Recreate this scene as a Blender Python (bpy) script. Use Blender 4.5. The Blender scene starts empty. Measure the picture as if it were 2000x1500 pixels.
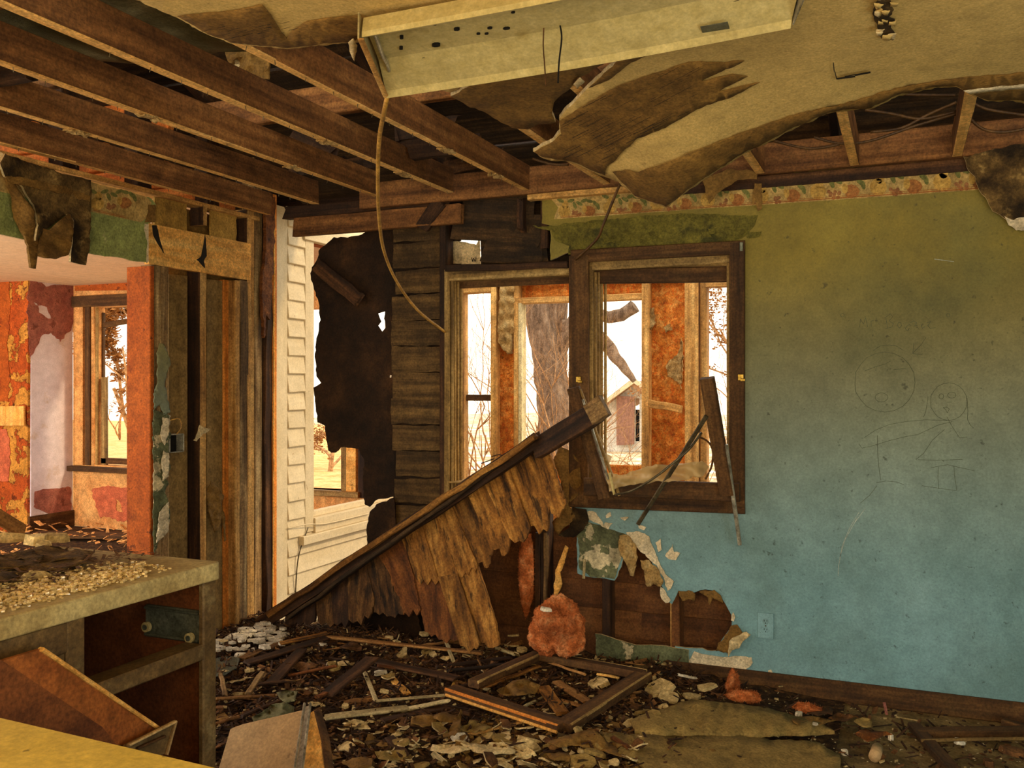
import bpy, bmesh, math, random
from mathutils import Vector, Matrix, noise
from mathutils.geometry import delaunay_2d_cdt
random.seed(7)
R = random.uniform
SC = bpy.context.scene
COL = SC.collection
# ------------------------------------------------------------ camera
TH = math.radians(23.16); CT, ST = math.cos(TH), math.sin(TH)
CAMZ = 1.43; F = 1800.0
cd = bpy.data.cameras.new('camera'); cam = bpy.data.objects.new('camera', cd); COL.objects.link(cam)
cam.location = (0, 0, CAMZ); cam.rotation_euler = (math.pi/2, 0, TH)
cd.sensor_width = 36; cd.lens = 36*F/2000; cd.clip_start = .02; cd.clip_end = 300
SC.camera = cam
# ------------------------------------------------------------ light
SC.view_settings.view_transform = 'Standard'; SC.view_settings.look = 'None'
SC.view_settings.gamma = 1; SC.view_settings.use_curve_mapping = False
SC.view_settings.exposure = .16
w = bpy.data.worlds.new('world'); SC.world = w; w.use_nodes = True
nt = w.node_tree; bg = nt.nodes['Background']
tc = nt.nodes.new('ShaderNodeTexCoord'); sx = nt.nodes.new('ShaderNodeSeparateXYZ'); rp = nt.nodes.new('ShaderNodeValToRGB')
nt.links.new(tc.outputs['Generated'], sx.inputs[0]); nt.links.new(sx.outputs['Z'], rp.inputs[0]); nt.links.new(rp.outputs[0], bg.inputs[0])
rp.color_ramp.elements[0].color = (1, .88, .66, 1); rp.color_ramp.elements[0].position = 0
rp.color_ramp.elements[1].color = (1, .95, .86, 1); rp.color_ramp.elements[1].position = .5
bg.inputs[1].default_value = 2.1
def lamp(name, kind, loc, target, energy, color, size=1, sizey=None, angle=None):
    l = bpy.data.lights.new(name, kind); l.energy = energy; l.color = color
    if kind == 'AREA':
        l.size = size
        if sizey: l.shape = 'RECTANGLE'; l.size_y = sizey
    if angle is not None: l.angle = angle
    o = bpy.data.objects.new(name, l); COL.objects.link(o); o.location = loc
    o.rotation_euler = (Vector(target)-Vector(loc)).to_track_quat('-Z', 'Y').to_euler()
    return o
lamp('sun', 'SUN', (0, 0, 10), (-4.2, -1.5, 6.2), 1.6, (1, .74, .42), angle=.09)
lamp('rear_fill_light', 'AREA', (.25, -.95, 1.5), (-1.8, 4.4, 1.5), 48, (1, .76, .40), 2.2, 1.3)  # fill lamp added behind the camera to brighten the interior
lamp('side_fill_light', 'AREA', (1.45, 1.0, .75), (-.4, 4.3, .2), 17, (.72, .92, 1), 1.1, 1.1)  # cool fill lamp added out of view, low at the right
lamp('bay_fill_light', 'AREA', (-7.6, 2.3, 1.2), (-6.2, 6.6, 1.7), 130, (1, .84, .70), 1.6, 1.5)  # fill lamp added to brighten the bay beyond the opening
lamp('wing_attic_fill_light', 'AREA', (-6.5, 2.2, 2.95), (-4.5, 5.2, 3.0), 30, (1, .66, .32), .8, .5)  # warm fill lamp added to light the attic timbers
# ------------------------------------------------------------ helpers
def ray(px, py):
    xc, zc = (px-1000)/F, (750-py)/F
    return Vector((CT*xc-ST, ST*xc+CT, zc))
def P(px, py, d): return Vector((0, 0, CAMZ))+ray(px, py)*d
def AY(px, py, Y): r = ray(px, py); return P(px, py, Y/r.y)
def AX(px, py, X): r = ray(px, py); return P(px, py, X/r.x)
def AZ(px, py, Z): r = ray(px, py); return P(px, py, (Z-CAMZ)/r.z)
def srgb(c):
    return tuple((x/12.92 if x <= .04045 else ((x+.055)/1.055)**2.4) for x in (v/255 for v in c))+(1,)
def tag(o, label=None, cat=None, group=None, kind=None):
    if label: o['label'] = label
    if cat: o['category'] = cat
    if group: o['group'] = group
    if kind: o['kind'] = kind
    return o
def struct(o, label, cat): return tag(o, label, cat, kind='structure')
ORG = {}
def link(name, verts, faces, mat, parent=None, mtx=None, smooth=False, fm=None):
    me = bpy.data.meshes.new(name); me.from_pydata([tuple(v) for v in verts], [], faces)
    mats = mat if isinstance(mat, (list, tuple)) else [mat]
    for m in mats: me.materials.append(m)
    if fm: me.polygons.foreach_set('material_index', fm)
    if smooth: me.polygons.foreach_set('use_smooth', [True]*len(me.polygons))
    me.update()
    return place(name, me, parent, mtx)
LAST = [None]
def place(name, me, parent=None, mtx=None):
    o = bpy.data.objects.new(name, me); COL.objects.link(o); LAST[0] = o
    mtx = mtx if mtx is not None else Matrix.Identity(4)
    o.matrix_basis = mtx; ORG[o.name] = mtx
    if parent is not None:
        o.parent = parent; o.matrix_parent_inverse = ORG[parent.name].inverted()
    return o
def empty(name, loc=(0, 0, 0)):
    o = bpy.data.objects.new(name, None); COL.objects.link(o); o.empty_display_size = .1
    o.location = loc; ORG[o.name] = Matrix.Translation(Vector(loc)); return o
def recenter(o):
    "move a top-level mesh object's origin to the bottom centre of its bounds"
    me = o.data; vs = [v.co for v in me.vertices]
    c = Vector((sum(v.x for v in vs)/len(vs), sum(v.y for v in vs)/len(vs), min(v.z for v in vs)))
    me.transform(Matrix.Translation(-c)); o.matrix_basis = o.matrix_basis @ Matrix.Translation(c); ORG[o.name] = o.matrix_basis.copy()
    return o
def frame(a, b, side):
    a, b = Vector(a), Vector(b); x = (b-a).normalized(); s = Vector(side); y = (s-x*s.dot(x)).normalized(); z = x.cross(y)
    m = Matrix((x, y, z)).transposed().to_4x4(); m.translation = (a+b)/2
    return m, (b-a).length
def bar_mesh(name, L, W, T, mat, rag=0, seg=2, ch=.004, jit=0, seed=0):
    rr = random.Random(seed or random.random())
    ch = min(ch, W/3, T/3)
    sec = [(-W/2+ch, -T/2), (W/2-ch, -T/2), (W/2, -T/2+ch), (W/2, T/2-ch), (W/2-ch, T/2), (-W/2+ch, T/2), (-W/2, T/2-ch), (-W/2, -T/2+ch)]
    v, f = [], []
    for i in range(seg+1):
        x = -L/2+L*i/seg
        dy, dz = (rr.uniform(-jit, jit), rr.uniform(-jit, jit)) if 0 < i < seg else (0, 0)
        for k, (y, z) in enumerate(sec):
            xx = x
            if i in (0, seg) and rag: xx += (1 if i == 0 else -1)*rr.uniform(0, rag)
            v.append((xx, y+dy+rr.uniform(-jit, jit)*.4, z+dz+rr.uniform(-jit, jit)*.4))
    for i in range(seg):
        for k in range(8):
            a = i*8+k; b = i*8+(k+1) % 8; f.append((a, b, b+8, a+8))
    f.append(tuple(range(7, -1, -1))); f.append(tuple(seg*8+k for k in range(8)))
    me = bpy.data.meshes.new(name); me.from_pydata(v, [], f); me.materials.append(mat); me.update(); return me
def bar(name, a, b, W, T, mat, parent=None, side=(0, 0, 1), **k):
    "W is measured along side, T across it"
    m, L = frame(a, b, side)
    return place(name, bar_mesh(name, L, W, T, mat, **k), parent, m)
def box(name, x0, x1, y0, y1, z0, z1, mat, parent=None, **k):
    L = [x1-x0, y1-y0, z1-z0]; c = Vector(((x0+x1)/2, (y0+y1)/2, (z0+z1)/2)); ax = max(range(3), key=lambda i: L[i])
    d = Vector((0, 0, 0)); d[ax] = L[ax]/2; s = Vector((0, 0, 0)); s[(ax+1) % 3] = 1
    return bar(name, c-d, c+d, L[(ax+1) % 3], L[(ax+2) % 3], mat, parent, side=s, **k)
def inside(p, poly):
    x, y = p; c = False; n = len(poly); j = n-1
    for i in range(n):
        xi, yi = poly[i]; xj, yj = poly[j]
        if (yi > y) != (yj > y) and x < (xj-xi)*(y-yi)/(yj-yi)+xi: c = not c
        j = i
    return c
def ragged(poly, step, amp, sd=0):
    out = []; n = len(poly)
    for i in range(n):
        a = poly[i]; b = poly[(i+1) % n]; straight = len(a) > 2
        ax, ay = a[:2]; bx, by = b[:2]; L = math.hypot(bx-ax, by-ay)
        if L < 1e-9: continue
        m = 1 if straight else max(1, int(L/step)); nx, ny = -(by-ay)/L, (bx-ax)/L
        for k in range(m):
            t = k/m; x, y = ax+(bx-ax)*t, ay+(by-ay)*t; o = 0
            if k and not straight:
                q = Vector((x/step*.37+sd*7.3, y/step*.37, sd*3.1)); o = amp*(noise.noise(q)*1.3+noise.noise(q*2.9)*.8)
            out.append((x+nx*o, y+ny*o))
    return out
def cdt(poly, holes, grid):
    pts = [Vector(p) for p in poly]; n = len(poly); ed = [(i, (i+1) % n) for i in range(n)]
    for h in holes:
        s = len(pts); pts += [Vector(p) for p in h]; ed += [(s+i, s+(i+1) % len(h)) for i in range(len(h))]
    if grid:
        xs = [p[0] for p in poly]; ys = [p[1] for p in poly]; y = min(ys)+grid*.5; r = 0
        while y < max(ys):
            x = min(xs)+(grid*.5 if r % 2 else grid*.9)
            while x < max(xs):
                if inside((x, y), poly) and not any(inside((x, y), h) for h in holes): pts.append(Vector((x+R(-.2, .2)*grid, y+R(-.2, .2)*grid)))
                x += grid
            y += grid*.87; r += 1
    vo, eo, fo, *_ = delaunay_2d_cdt(pts, ed, [], 0, 1e-6)
    ff = []
    for t in fo:
        c = sum((vo[i] for i in t), Vector((0, 0)))/len(t)
        if inside(c, poly) and not any(inside(c, h) for h in holes): ff.append(tuple(t))
    return vo, ff
def sheet(name, poly, fn, off, mat, parent=None, holes=(), grid=0, step=8, amp=2, smooth=False, hamp=None, backmat=None, sd=None, edge=None):
    "outline in 2D -> fn(u,v) gives the front point; off = thickness vector; returns a solid object"
    sd = sd if sd is not None else random.random()*50
    pl = ragged(poly, step, amp, sd); hs = [ragged(h, step, hamp if hamp is not None else amp, sd+i+1) for i, h in enumerate(holes)]
    vo, ff = cdt(pl, hs, grid)
    A = [Vector(fn(p.x, p.y)) for p in vo]; off = Vector(off); n = len(A)
    V = A+[a+off for a in A]
    # orient the front away from off
    s = Vector((0, 0, 0))
    for t in ff[:40]: s += (A[t[1]]-A[t[0]]).cross(A[t[2]]-A[t[0]])
    flip = s.dot(off) > 0
    if flip: ff = [t[::-1] for t in ff]
    faces = list(ff)+[tuple(i+n for i in t[::-1]) for t in ff]; fm = [0]*len(ff)+[1 if backmat else 0]*len(ff)
    cnt = {}
    for t in ff:
        for i in range(len(t)):
            a, b = t[i], t[(i+1) % len(t)]; cnt[(a, b)] = 1
    for (a, b) in list(cnt):
        if (b, a) not in cnt: faces.append((b, a, a+n, b+n)); fm.append(2 if edge else (1 if backmat else 0))
    mats = [mat, backmat or mat, edge or backmat or mat]
    o = link(name, V, faces, mats, parent, fm=fm, smooth=smooth)
    if smooth:
        for p in o.data.polygons:
            if p.index >= 2*len(ff): p.use_smooth = False
    return o
def tube(name, pts, r, mat, parent=None, sides=6, spline=True, flat=1):
    pts = [Vector(p) for p in pts]
    if spline and len(pts) > 2:
        q = []
        for i in range(len(pts)-1):
            p0, p1, p2, p3 = pts[max(i-1, 0)], pts[i], pts[i+1], pts[min(i+2, len(pts)-1)]
            for k in range(6):
                t = k/6; q.append(.5*((2*p1)+(p2-p0)*t+(2*p0-5*p1+4*p2-p3)*t*t+(3*p1-p0-3*p2+p3)*t**3))
        q.append(pts[-1]); pts = q
    v, f = tubegeo(pts, r, sides, flat)
    return link(name, v, f, mat, parent, smooth=True)
def tubegeo(pts, r, sides=6, flat=1, base=0):
    v, f = [], []; n = len(pts)
    for i, p in enumerate(pts):
        d = (pts[min(i+1, n-1)]-pts[max(i-1, 0)]).normalized(); up = Vector((0, 0, 1)) if abs(d.z) < .9 else Vector((1, 0, 0))
        s = d.cross(up).normalized(); u = s.cross(d); rr = r(i/(n-1)) if callable(r) else r
        for k in range(sides):
            a = 2*math.pi*k/sides; v.append(p+s*math.cos(a)*rr+u*math.sin(a)*rr*flat)
    for i in range(n-1):
        for k in range(sides):
            a = base+i*sides+k; b = base+i*sides+(k+1) % sides; f.append((a, b, b+sides, a+sides))
    f.append(tuple(base+k for k in range(sides-1, -1, -1))); f.append(tuple(base+(n-1)*sides+k for k in range(sides)))
    return v, f
# ------------------------------------------------------------ materials
def mat(name, cols, scale=(8, 8, 8), rough=.85, bump=.3, detail=8, mix=None, rnd=.0, dist=.01, zgrad=None, metal=0, spec=.3, dirt=None, grit=.34):
    """cols: list of (pos, srgb).  mix=(scale, lo, hi, cols2) a second paint/rot layer.  dirt=(scale, thr, srgb, amount)"""
    m = bpy.data.materials.new(name); m.use_nodes = True; t = m.node_tree; N = t.nodes; L = t.links
    b = N['Principled BSDF']; b.inputs['Roughness'].default_value = rough; b.inputs['Metallic'].default_value = metal
    b.inputs['Specular IOR Level'].default_value = spec
    tc = N.new('ShaderNodeTexCoord'); oi = N.new('ShaderNodeObjectInfo'); ad = N.new('ShaderNodeVectorMath'); ad.operation = 'ADD'
    mu = N.new('ShaderNodeMath'); mu.operation = 'MULTIPLY'; mu.inputs[1].default_value = 37.0
    L.new(oi.outputs['Random'], mu.inputs[0]); L.new(tc.outputs['Object'], ad.inputs[0]); L.new(mu.outputs[0], ad.inputs[1])
    mp = N.new('ShaderNodeMapping'); mp.inputs['Scale'].default_value = scale; L.new(ad.outputs[0], mp.inputs[0])
    n1 = N.new('ShaderNodeTexNoise'); n1.inputs['Scale'].default_value = 1; n1.inputs['Detail'].default_value = detail; n1.inputs['Roughness'].default_value = .65
    L.new(mp.outputs[0], n1.inputs['Vector'])
    def ramp(src, cols, const=False):
        r = N.new('ShaderNodeValToRGB'); e = r.color_ramp.elements
        while len(e) < len(cols): e.new(.5)
        for i, (p, c) in enumerate(cols): e[i].position = p; e[i].color = srgb(c)
        if const: r.color_ramp.interpolation = 'CONSTANT'
        L.new(src, r.inputs[0]); return r.outputs[0]
    col = ramp(n1.outputs[0], cols); h = n1.outputs[0]
    def maskof(sc, lo, hi, stretch=(1, 1, 1), det=6):
        p2 = N.new('ShaderNodeMapping'); p2.inputs['Scale'].default_value = tuple(sc*s for s in stretch); L.new(ad.outputs[0], p2.inputs[0])
        n = N.new('ShaderNodeTexNoise'); n.inputs['Scale'].default_value = 1; n.inputs['Detail'].default_value = det; n.inputs['Roughness'].default_value = .6
        L.new(p2.outputs[0], n.inputs['Vector']); mr = N.new('ShaderNodeMapRange'); mr.inputs[1].default_value = lo; mr.inputs[2].default_value = hi
        L.new(n.outputs[0], mr.inputs[0]); return mr.outputs[0]
    def mixc(fac, a, c, mode='MIX'):
        x = N.new('ShaderNodeMix'); x.data_type = 'RGBA'; x.blend_type = mode
        if hasattr(fac, 'links'): L.new(fac, x.inputs[0])
        else: x.inputs[0].default_value = fac
        for v, i in ((a, 6), (c, 7)):
            if isinstance(v, tuple): x.inputs[i].default_value = v
            else: L.new(v, x.inputs[i])
        return x.outputs[2]
    if zgrad:
        z0, z1, c2 = zgrad; g = N.new('ShaderNodeNewGeometry'); s = N.new('ShaderNodeSeparateXYZ'); L.new(g.outputs['Position'], s.inputs[0])
        mr = N.new('ShaderNodeMapRange'); mr.interpolation_type = 'SMOOTHSTEP'; mr.inputs[1].default_value = z0; mr.inputs[2].default_value = z1; L.new(s.outputs['Z'], mr.inputs[0])
        col = mixc(mr.outputs[0], col, ramp(n1.outputs[0], c2))
    bmph = h
    for mx in (mix or []):
        sc, lo, hi, c2 = mx[:4]; st = mx[4] if len(mx) > 4 else (1, 1, 1)
        k = maskof(sc, lo, hi, st); col = mixc(k, col, ramp(n1.outputs[0], c2))
        a2 = N.new('ShaderNodeMath'); a2.operation = 'MULTIPLY_ADD'; L.new(k, a2.inputs[0]); a2.inputs[1].default_value = -.9; L.new(bmph, a2.inputs[2]); bmph = a2.outputs[0]
    for dd in (dirt or []):
        sc, lo, hi, c2, am = dd[:5]; st = dd[5] if len(dd) > 5 else (1, 1, 1)
        k = maskof(sc, lo, hi, st, 9); m2 = N.new('ShaderNodeMath'); m2.operation = 'MULTIPLY'; m2.inputs[1].default_value = am; L.new(k, m2.inputs[0])
        col = mixc(m2.outputs[0], col, srgb(c2))
    if grit:
        for sc_, am_ in ((14, grit), (95, grit*1.25)):
            n = N.new('ShaderNodeTexNoise'); n.inputs['Scale'].default_value = sc_; n.inputs['Detail'].default_value = 5; n.inputs['Roughness'].default_value = .7; L.new(ad.outputs[0], n.inputs['Vector'])
            mr = N.new('ShaderNodeMapRange'); mr.inputs[1].default_value = .33; mr.inputs[2].default_value = .67; mr.inputs[3].default_value = 1-am_; mr.inputs[4].default_value = 1+am_*.75; L.new(n.outputs[0], mr.inputs[0])
            vm = N.new('ShaderNodeVectorMath'); vm.operation = 'SCALE'; L.new(col, vm.inputs[0]); L.new(mr.outputs[0], vm.inputs['Scale']); col = vm.outputs[0]
            ah = N.new('ShaderNodeMath'); ah.operation = 'MULTIPLY_ADD'; L.new(n.outputs[0], ah.inputs[0]); ah.inputs[1].default_value = .5; L.new(bmph, ah.inputs[2]); bmph = ah.outputs[0]
    if rnd:
        hs = N.new('ShaderNodeHueSaturation'); mr = N.new('ShaderNodeMapRange'); mr.inputs[3].default_value = 1-rnd; mr.inputs[4].default_value = 1+rnd
        L.new(oi.outputs['Random'], mr.inputs[0]); L.new(mr.outputs[0], hs.inputs['Value']); L.new(col, hs.inputs['Color']); col = hs.outputs[0]
    L.new(col, b.inputs['Base Color'])
    if bump:
        bp = N.new('ShaderNodeBump'); bp.inputs['Strength'].default_value = bump; bp.inputs['Distance'].default_value = dist
        L.new(bmph, bp.inputs['Height']); L.new(bp.outputs[0], b.inputs['Normal'])
    return m
G = (1.2, 22, 22)       # grain along local X
def wood(name, dark, mid, light, rnd=.18, **k):
    kk = dict(scale=G, bump=.5, dist=.006, rnd=rnd, rough=.8); kk.update(k)
    return mat(name, [(.3, dark), (.5, mid), (.68, light)], **kk)
M = {}
M['joist'] = wood('joist_wood', (74, 44, 20), (124, 80, 40), (158, 108, 58), dirt=[(2.2, .5, .75, (50, 24, 10), .5)])
M['stud'] = wood('stud_wood', (120, 80, 34), (194, 142, 74), (228, 184, 110), dirt=[(3, .55, .75, (60, 34, 14), .6)])
M['stud_orange'] = wood('stud_orange_wood', (150, 82, 26), (204, 122, 44), (226, 150, 66))
M['grey_stud'] = wood('weathered_stud_wood', (60, 42, 22), (146, 112, 68), (212, 180, 124), dirt=[(6, .45, .7, (40, 26, 12), .7, (.3, 2, 2))])
M['pine'] = wood('pine_board_wood', (206, 140, 58), (236, 174, 86), (248, 200, 116), rnd=.05, scale=(14, 1.6, 22), dirt=[(9, .66, .7, (90, 56, 22), .6)])
M['lit_underside'] = wood('lit_joist_underside', (196, 140, 70), (240, 186, 106), (252, 212, 140), rnd=.05)  # paler than the joist sides, painting in the light from below
M['yellow_plaster'] = mat('yellowed_plaster_back', [(.3, (160, 122, 50)), (.7, (196, 156, 76))], (6, 6, 2), bump=.3, dirt=[(4, .5, .7, (110, 80, 34), .6)])
M['soot_plank'] = wood('sooty_plank_wood', (48, 34, 18), (92, 68, 36), (128, 98, 54), dirt=[(3, .5, .7, (30, 20, 10), .7)], bump=.8, dist=.01)
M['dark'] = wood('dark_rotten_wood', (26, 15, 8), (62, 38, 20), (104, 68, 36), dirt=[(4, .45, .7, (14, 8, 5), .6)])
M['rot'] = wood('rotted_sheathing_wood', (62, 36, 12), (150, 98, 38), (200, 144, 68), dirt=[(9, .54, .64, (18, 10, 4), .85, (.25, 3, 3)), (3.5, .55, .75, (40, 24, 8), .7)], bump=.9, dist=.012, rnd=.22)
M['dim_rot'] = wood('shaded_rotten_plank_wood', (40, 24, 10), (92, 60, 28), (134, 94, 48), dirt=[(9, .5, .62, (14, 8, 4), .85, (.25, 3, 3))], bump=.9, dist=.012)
M['rust'] = wood('red_rotted_wood', (56, 28, 10), (116, 66, 26), (156, 96, 42), bump=.9, dist=.012)
M['burnt'] = wood('blackened_sheathing_wood', (22, 14, 8), (54, 38, 20), (92, 66, 36), dirt=[(3, .5, .7, (12, 8, 5), .7)], bump=.8, dist=.01)
M['brownplank'] = wood('brown_sheathing_wood', (62, 34, 14), (102, 62, 29), (130, 84, 42), rnd=.12, scale=(.8, 9, 9))
M['frame'] = wood('stained_window_wood', (46, 29, 13), (82, 54, 26), (112, 78, 40), rnd=.1, dirt=[(4, .55, .75, (110, 84, 44), .4)])
M['jamb'] = wood('weathered_jamb_wood', (84, 62, 32), (150, 118, 66), (196, 164, 104), rnd=.12, dirt=[(7, .5, .7, (60, 40, 20), .6, (.2, 1, 1))])
M['splinter'] = wood('splintered_lath_wood', (78, 48, 22), (140, 96, 50), (186, 140, 82), rnd=.45)
M['pale_wood'] = wood('pale_painted_lath', (150, 130, 88), (196, 176, 128), (220, 204, 160), rnd=.1)
M['black_felt'] = mat('black_tar_felt', [(.3, (20, 12, 6)), (.55, (50, 31, 15)), (.72, (80, 52, 26))], (3, 3, 3), bump=.5, dist=.03, dirt=[(9, .6, .75, (110, 74, 36), .3)])
TEAL = [(.3, (108, 148, 154)), (.5, (122, 163, 170)), (.7, (134, 174, 182))]
WARM_TOP = [(.3, (122, 106, 38)), (.5, (136, 119, 44)), (.7, (146, 130, 52))]
M['teal'] = mat('teal_wall_paint_lit', TEAL, (2, 2, 2), rough=.6, bump=.3, dist=.012, grit=.13, zgrad=(.25, 2.1, WARM_TOP), dirt=[(1.3, .48, .75, (70, 84, 56), .5), (26, .63, .69, (40, 46, 32), .6), (120, .6, .72, (50, 56, 40), .5), (7, .69, .72, (34, 40, 30), .6), (3, .7, .72, (225, 225, 215), .5)])  # blend by height paints in warm upper and cool lower light
M['teal_scuffed'] = mat('grey_green_mottled_paint', [(.3, (84, 90, 62)), (.7, (122, 126, 90))], (6, 6, 6), bump=.5, mix=[(9, .55, .57, [(.3, (200, 182, 140)), (.7, (226, 210, 170))])], dirt=[(5, .45, .65, (60, 60, 38), .8)])
M['green'] = mat('green_wall_paint', [(.3, (134, 142, 78)), (.6, (152, 160, 92))], (5, 5, 5), rough=.7, bump=.4, dist=.012, dirt=[(2, .5, .7, (60, 74, 38), .6), (16, .66, .7, (200, 190, 140), .5)])
M['green_cracked'] = mat('cracked_green_paint', [(.3, (104, 96, 34)), (.6, (126, 116, 46))], (9, 9, 14), rough=.6, bump=1, dist=.02, dirt=[(5, .58, .66, (50, 52, 24), .8)])
M['gyp_edge'] = mat('gypsum_core', [(.3, (196, 168, 116)), (.7, (226, 204, 156))], (30, 30, 30), bump=.4)
M['white_peel'] = mat('exposed_white_gypsum', [(.3, (204, 184, 146)), (.7, (232, 216, 182))], (12, 12, 12), bump=.2, dirt=[(14, .6, .7, (130, 100, 60), .6)])
M['kraft'] = mat('brown_drywall_paper', [(.3, (108, 78, 34)), (.5, (128, 94, 42)), (.7, (144, 108, 50))], (4, 4, 4), bump=.3, dirt=[(3, .5, .7, (84, 60, 26), .6), (40, .62, .7, (80, 58, 26), .4, (.2, 1, 1))])
M['ceiling_paint'] = mat('cream_ceiling_paint', [(.35, (196, 164, 94)), (.65, (218, 186, 116))], (150, 150, 150), bump=.2, dist=.002, grit=.16, dirt=[(1.5, .5, .75, (150, 122, 66), .6), (60, .6, .7, (150, 124, 70), .5)])
M['dark_kraft'] = mat('mouldy_drywall_paper', [(.3, (60, 42, 20)), (.5, (100, 76, 38)), (.7, (138, 108, 58))], (7, 7, 7), bump=.6, dist=.02, dirt=[(4, .5, .6, (26, 16, 8), .8), (14, .6, .7, (170, 140, 84), .5)])
M['border'] = mat('wallpaper_border_ground', [(.3, (160, 130, 72)), (.5, (184, 152, 90)), (.7, (202, 172, 108))], (10, 10, 10), bump=.1, dirt=[(3, .5, .7, (140, 110, 54), .5)])
M['leaf_print'] = mat('leaf_print', [(.3, (96, 98, 48)), (.7, (128, 124, 66))], (40, 40, 40), bump=0)
M['apple_print'] = mat('apple_print', [(.3, (146, 90, 44)), (.7, (170, 116, 62))], (30, 30, 30), bump=0)
M['pear_print'] = mat('pear_print', [(.3, (176, 134, 60)), (.7, (200, 162, 84))], (30, 30, 30), bump=0)
M['grape_print'] = mat('berry_print', [(.3, (134, 86, 50)), (.7, (160, 112, 68))], (50, 50, 50), bump=0)
M['print_line'] = mat('border_line_print', [(.3, (150, 84, 36)), (.7, (160, 96, 44))], (30, 30, 30), bump=0)
M['siding'] = mat('cream_clapboard_paint', [(.3, (206, 186, 146)), (.7, (222, 204, 168))], (3, 14, 14), rough=.6, bump=.25, dist=.005, rnd=.05, grit=.1, dirt=[(9, .68, .72, (150, 110, 66), .8), (30, .68, .72, (120, 90, 50), .7)])
M['osb'] = mat('osb_flakes', [(.3, (176, 92, 26)), (.5, (214, 128, 44)), (.7, (238, 168, 84))], (14, 14, 42), bump=.5, dist=.01, detail=3, mix=[(13, .52, .6, [(.3, (190, 84, 20)), (.7, (226, 122, 38))], (3, 3, .8))], dirt=[(30, .62, .68, (110, 48, 12), .7, (1, 1, .4))])
M['orange_paint'] = mat('orange_wall_paint', [(.3, (164, 76, 20)), (.7, (184, 94, 30))], (3, 3, 3), bump=.2, dirt=[(14, .62, .65, (80, 36, 14), .8), (4, .6, .64, (140, 60, 20), .7), (8, .7, .72, (210, 160, 90), .8)])
M['orange_peel'] = mat('peeling_orange_paint', [(.3, (220, 150, 54)), (.7, (236, 170, 76))], (6, 6, 6), bump=1, dist=.03, mix=[(5, .48, .5, [(.3, (196, 84, 28)), (.7, (212, 104, 40))])], dirt=[(12, .6, .63, (110, 46, 16), .8)])
M['peach'] = mat('peach_wall_paint', [(.3, (214, 150, 84)), (.7, (232, 176, 108))], (5, 5, 5), bump=.3, dirt=[(4, .5, .7, (196, 116, 50), .6)])
M['red_paint'] = mat('salmon_paint_patch', [(.3, (188, 92, 60)), (.7, (204, 112, 74))], (5, 5, 5), bump=.3)
M['bay_white'] = mat('bay_white_plaster', [(.3, (218, 206, 214)), (.7, (240, 232, 240))], (4, 4, 4), bump=.2, grit=.12, dirt=[(5, .58, .68, (196, 170, 140), .6)])
M['pink_peel'] = mat('dusky_pink_peeling_paint', [(.3, (166, 96, 84)), (.7, (192, 126, 108))], (9, 9, 9), bump=1, dist=.02, dirt=[(9, .6, .64, (120, 60, 44), .7)])
M['pink_ceiling'] = mat('pale_peach_ceiling_paint', [(.3, (232, 196, 150)), (.7, (244, 212, 170))], (4, 1, 4), bump=.2, grit=.12)
M['beam_orange'] = wood('attic_orange_wood', (156, 82, 26), (208, 122, 50), (224, 150, 74))
M['cabinet'] = mat('grimy_brown_cabinet_paint', [(.3, (88, 66, 36)), (.6, (112, 88, 52))], (5, 5, 5), rough=.6, bump=.2, dirt=[(12, .58, .68, (160, 140, 96), .4), (3, .5, .7, (60, 40, 20), .6)])
M['cabinet_in'] = mat('cabinet_interior_ply', [(.3, (92, 48, 22)), (.7, (132, 76, 36))], (2, 2, 12), rough=.7, bump=.1)
M['drawer_side'] = mat('drawer_side_veneer', [(.3, (140, 76, 32)), (.7, (176, 104, 46))], (3, 3, 12), rough=.6, bump=.1)
M['laminate'] = mat('worn_cream_laminate', [(.3, (160, 142, 94)), (.6, (190, 172, 120))], (3, 3, 3), rough=.5, bump=.2, grit=.26, dirt=[(9, .55, .68, (104, 84, 44), .6), (2.5, .5, .7, (150, 116, 56), .6)])
M['near_laminate'] = mat('dusty_yellow_laminate', [(.3, (196, 170, 74)), (.6, (220, 194, 94))], (4, 4, 4), rough=.45, bump=.1, grit=.16, dirt=[(4, .5, .72, (150, 124, 44), .5), (24, .66, .7, (80, 64, 24), .7)])
M['galv'] = mat('galvanised_steel', [(.3, (92, 96, 82)), (.7, (122, 124, 106))], (9, 9, 9), rough=.45, metal=.6, bump=.1, dirt=[(20, .6, .7, (150, 150, 130), .5)])
M['white_metal'] = mat('dusty_white_enamel', [(.3, (190, 170, 108)), (.7, (212, 194, 134))], (30, 30, 30), rough=.28, bump=.06, dist=.003, grit=.14, dirt=[(7, .6, .7, (130, 108, 54), .5)])
M['alu'] = mat('dull_aluminium', [(.3, (150, 146, 130)), (.7, (196, 190, 168))], (14, 14, 14), rough=.35, metal=.5, bump=.1, dirt=[(16, .55, .65, (90, 74, 44), .6)])
M['dark_metal'] = mat('dark_metal_strip', [(.3, (70, 60, 42)), (.7, (104, 92, 66))], (14, 14, 14), rough=.4, metal=.4, bump=.1)
M['brass'] = mat('brass_latch', [(.3, (190, 150, 60)), (.7, (220, 184, 90))], (14, 14, 14), rough=.3, metal=.7, bump=.1)
M['black'] = mat('near_black', [(.3, (8, 6, 4)), (.7, (20, 14, 8))], (14, 14, 14), bump=.1)  # near black for holes, slots, box back, shed interior and wire
M['cable'] = mat('yellowed_cable_sheath', [(.3, (166, 120, 50)), (.7, (196, 150, 70))], (14, 14, 14), rough=.5, bump=.1)
M['dark_cable'] = mat('brown_cable_sheath', [(.3, (70, 46, 22)), (.7, (100, 70, 36))], (14, 14, 14), rough=.5, bump=.1)
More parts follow.
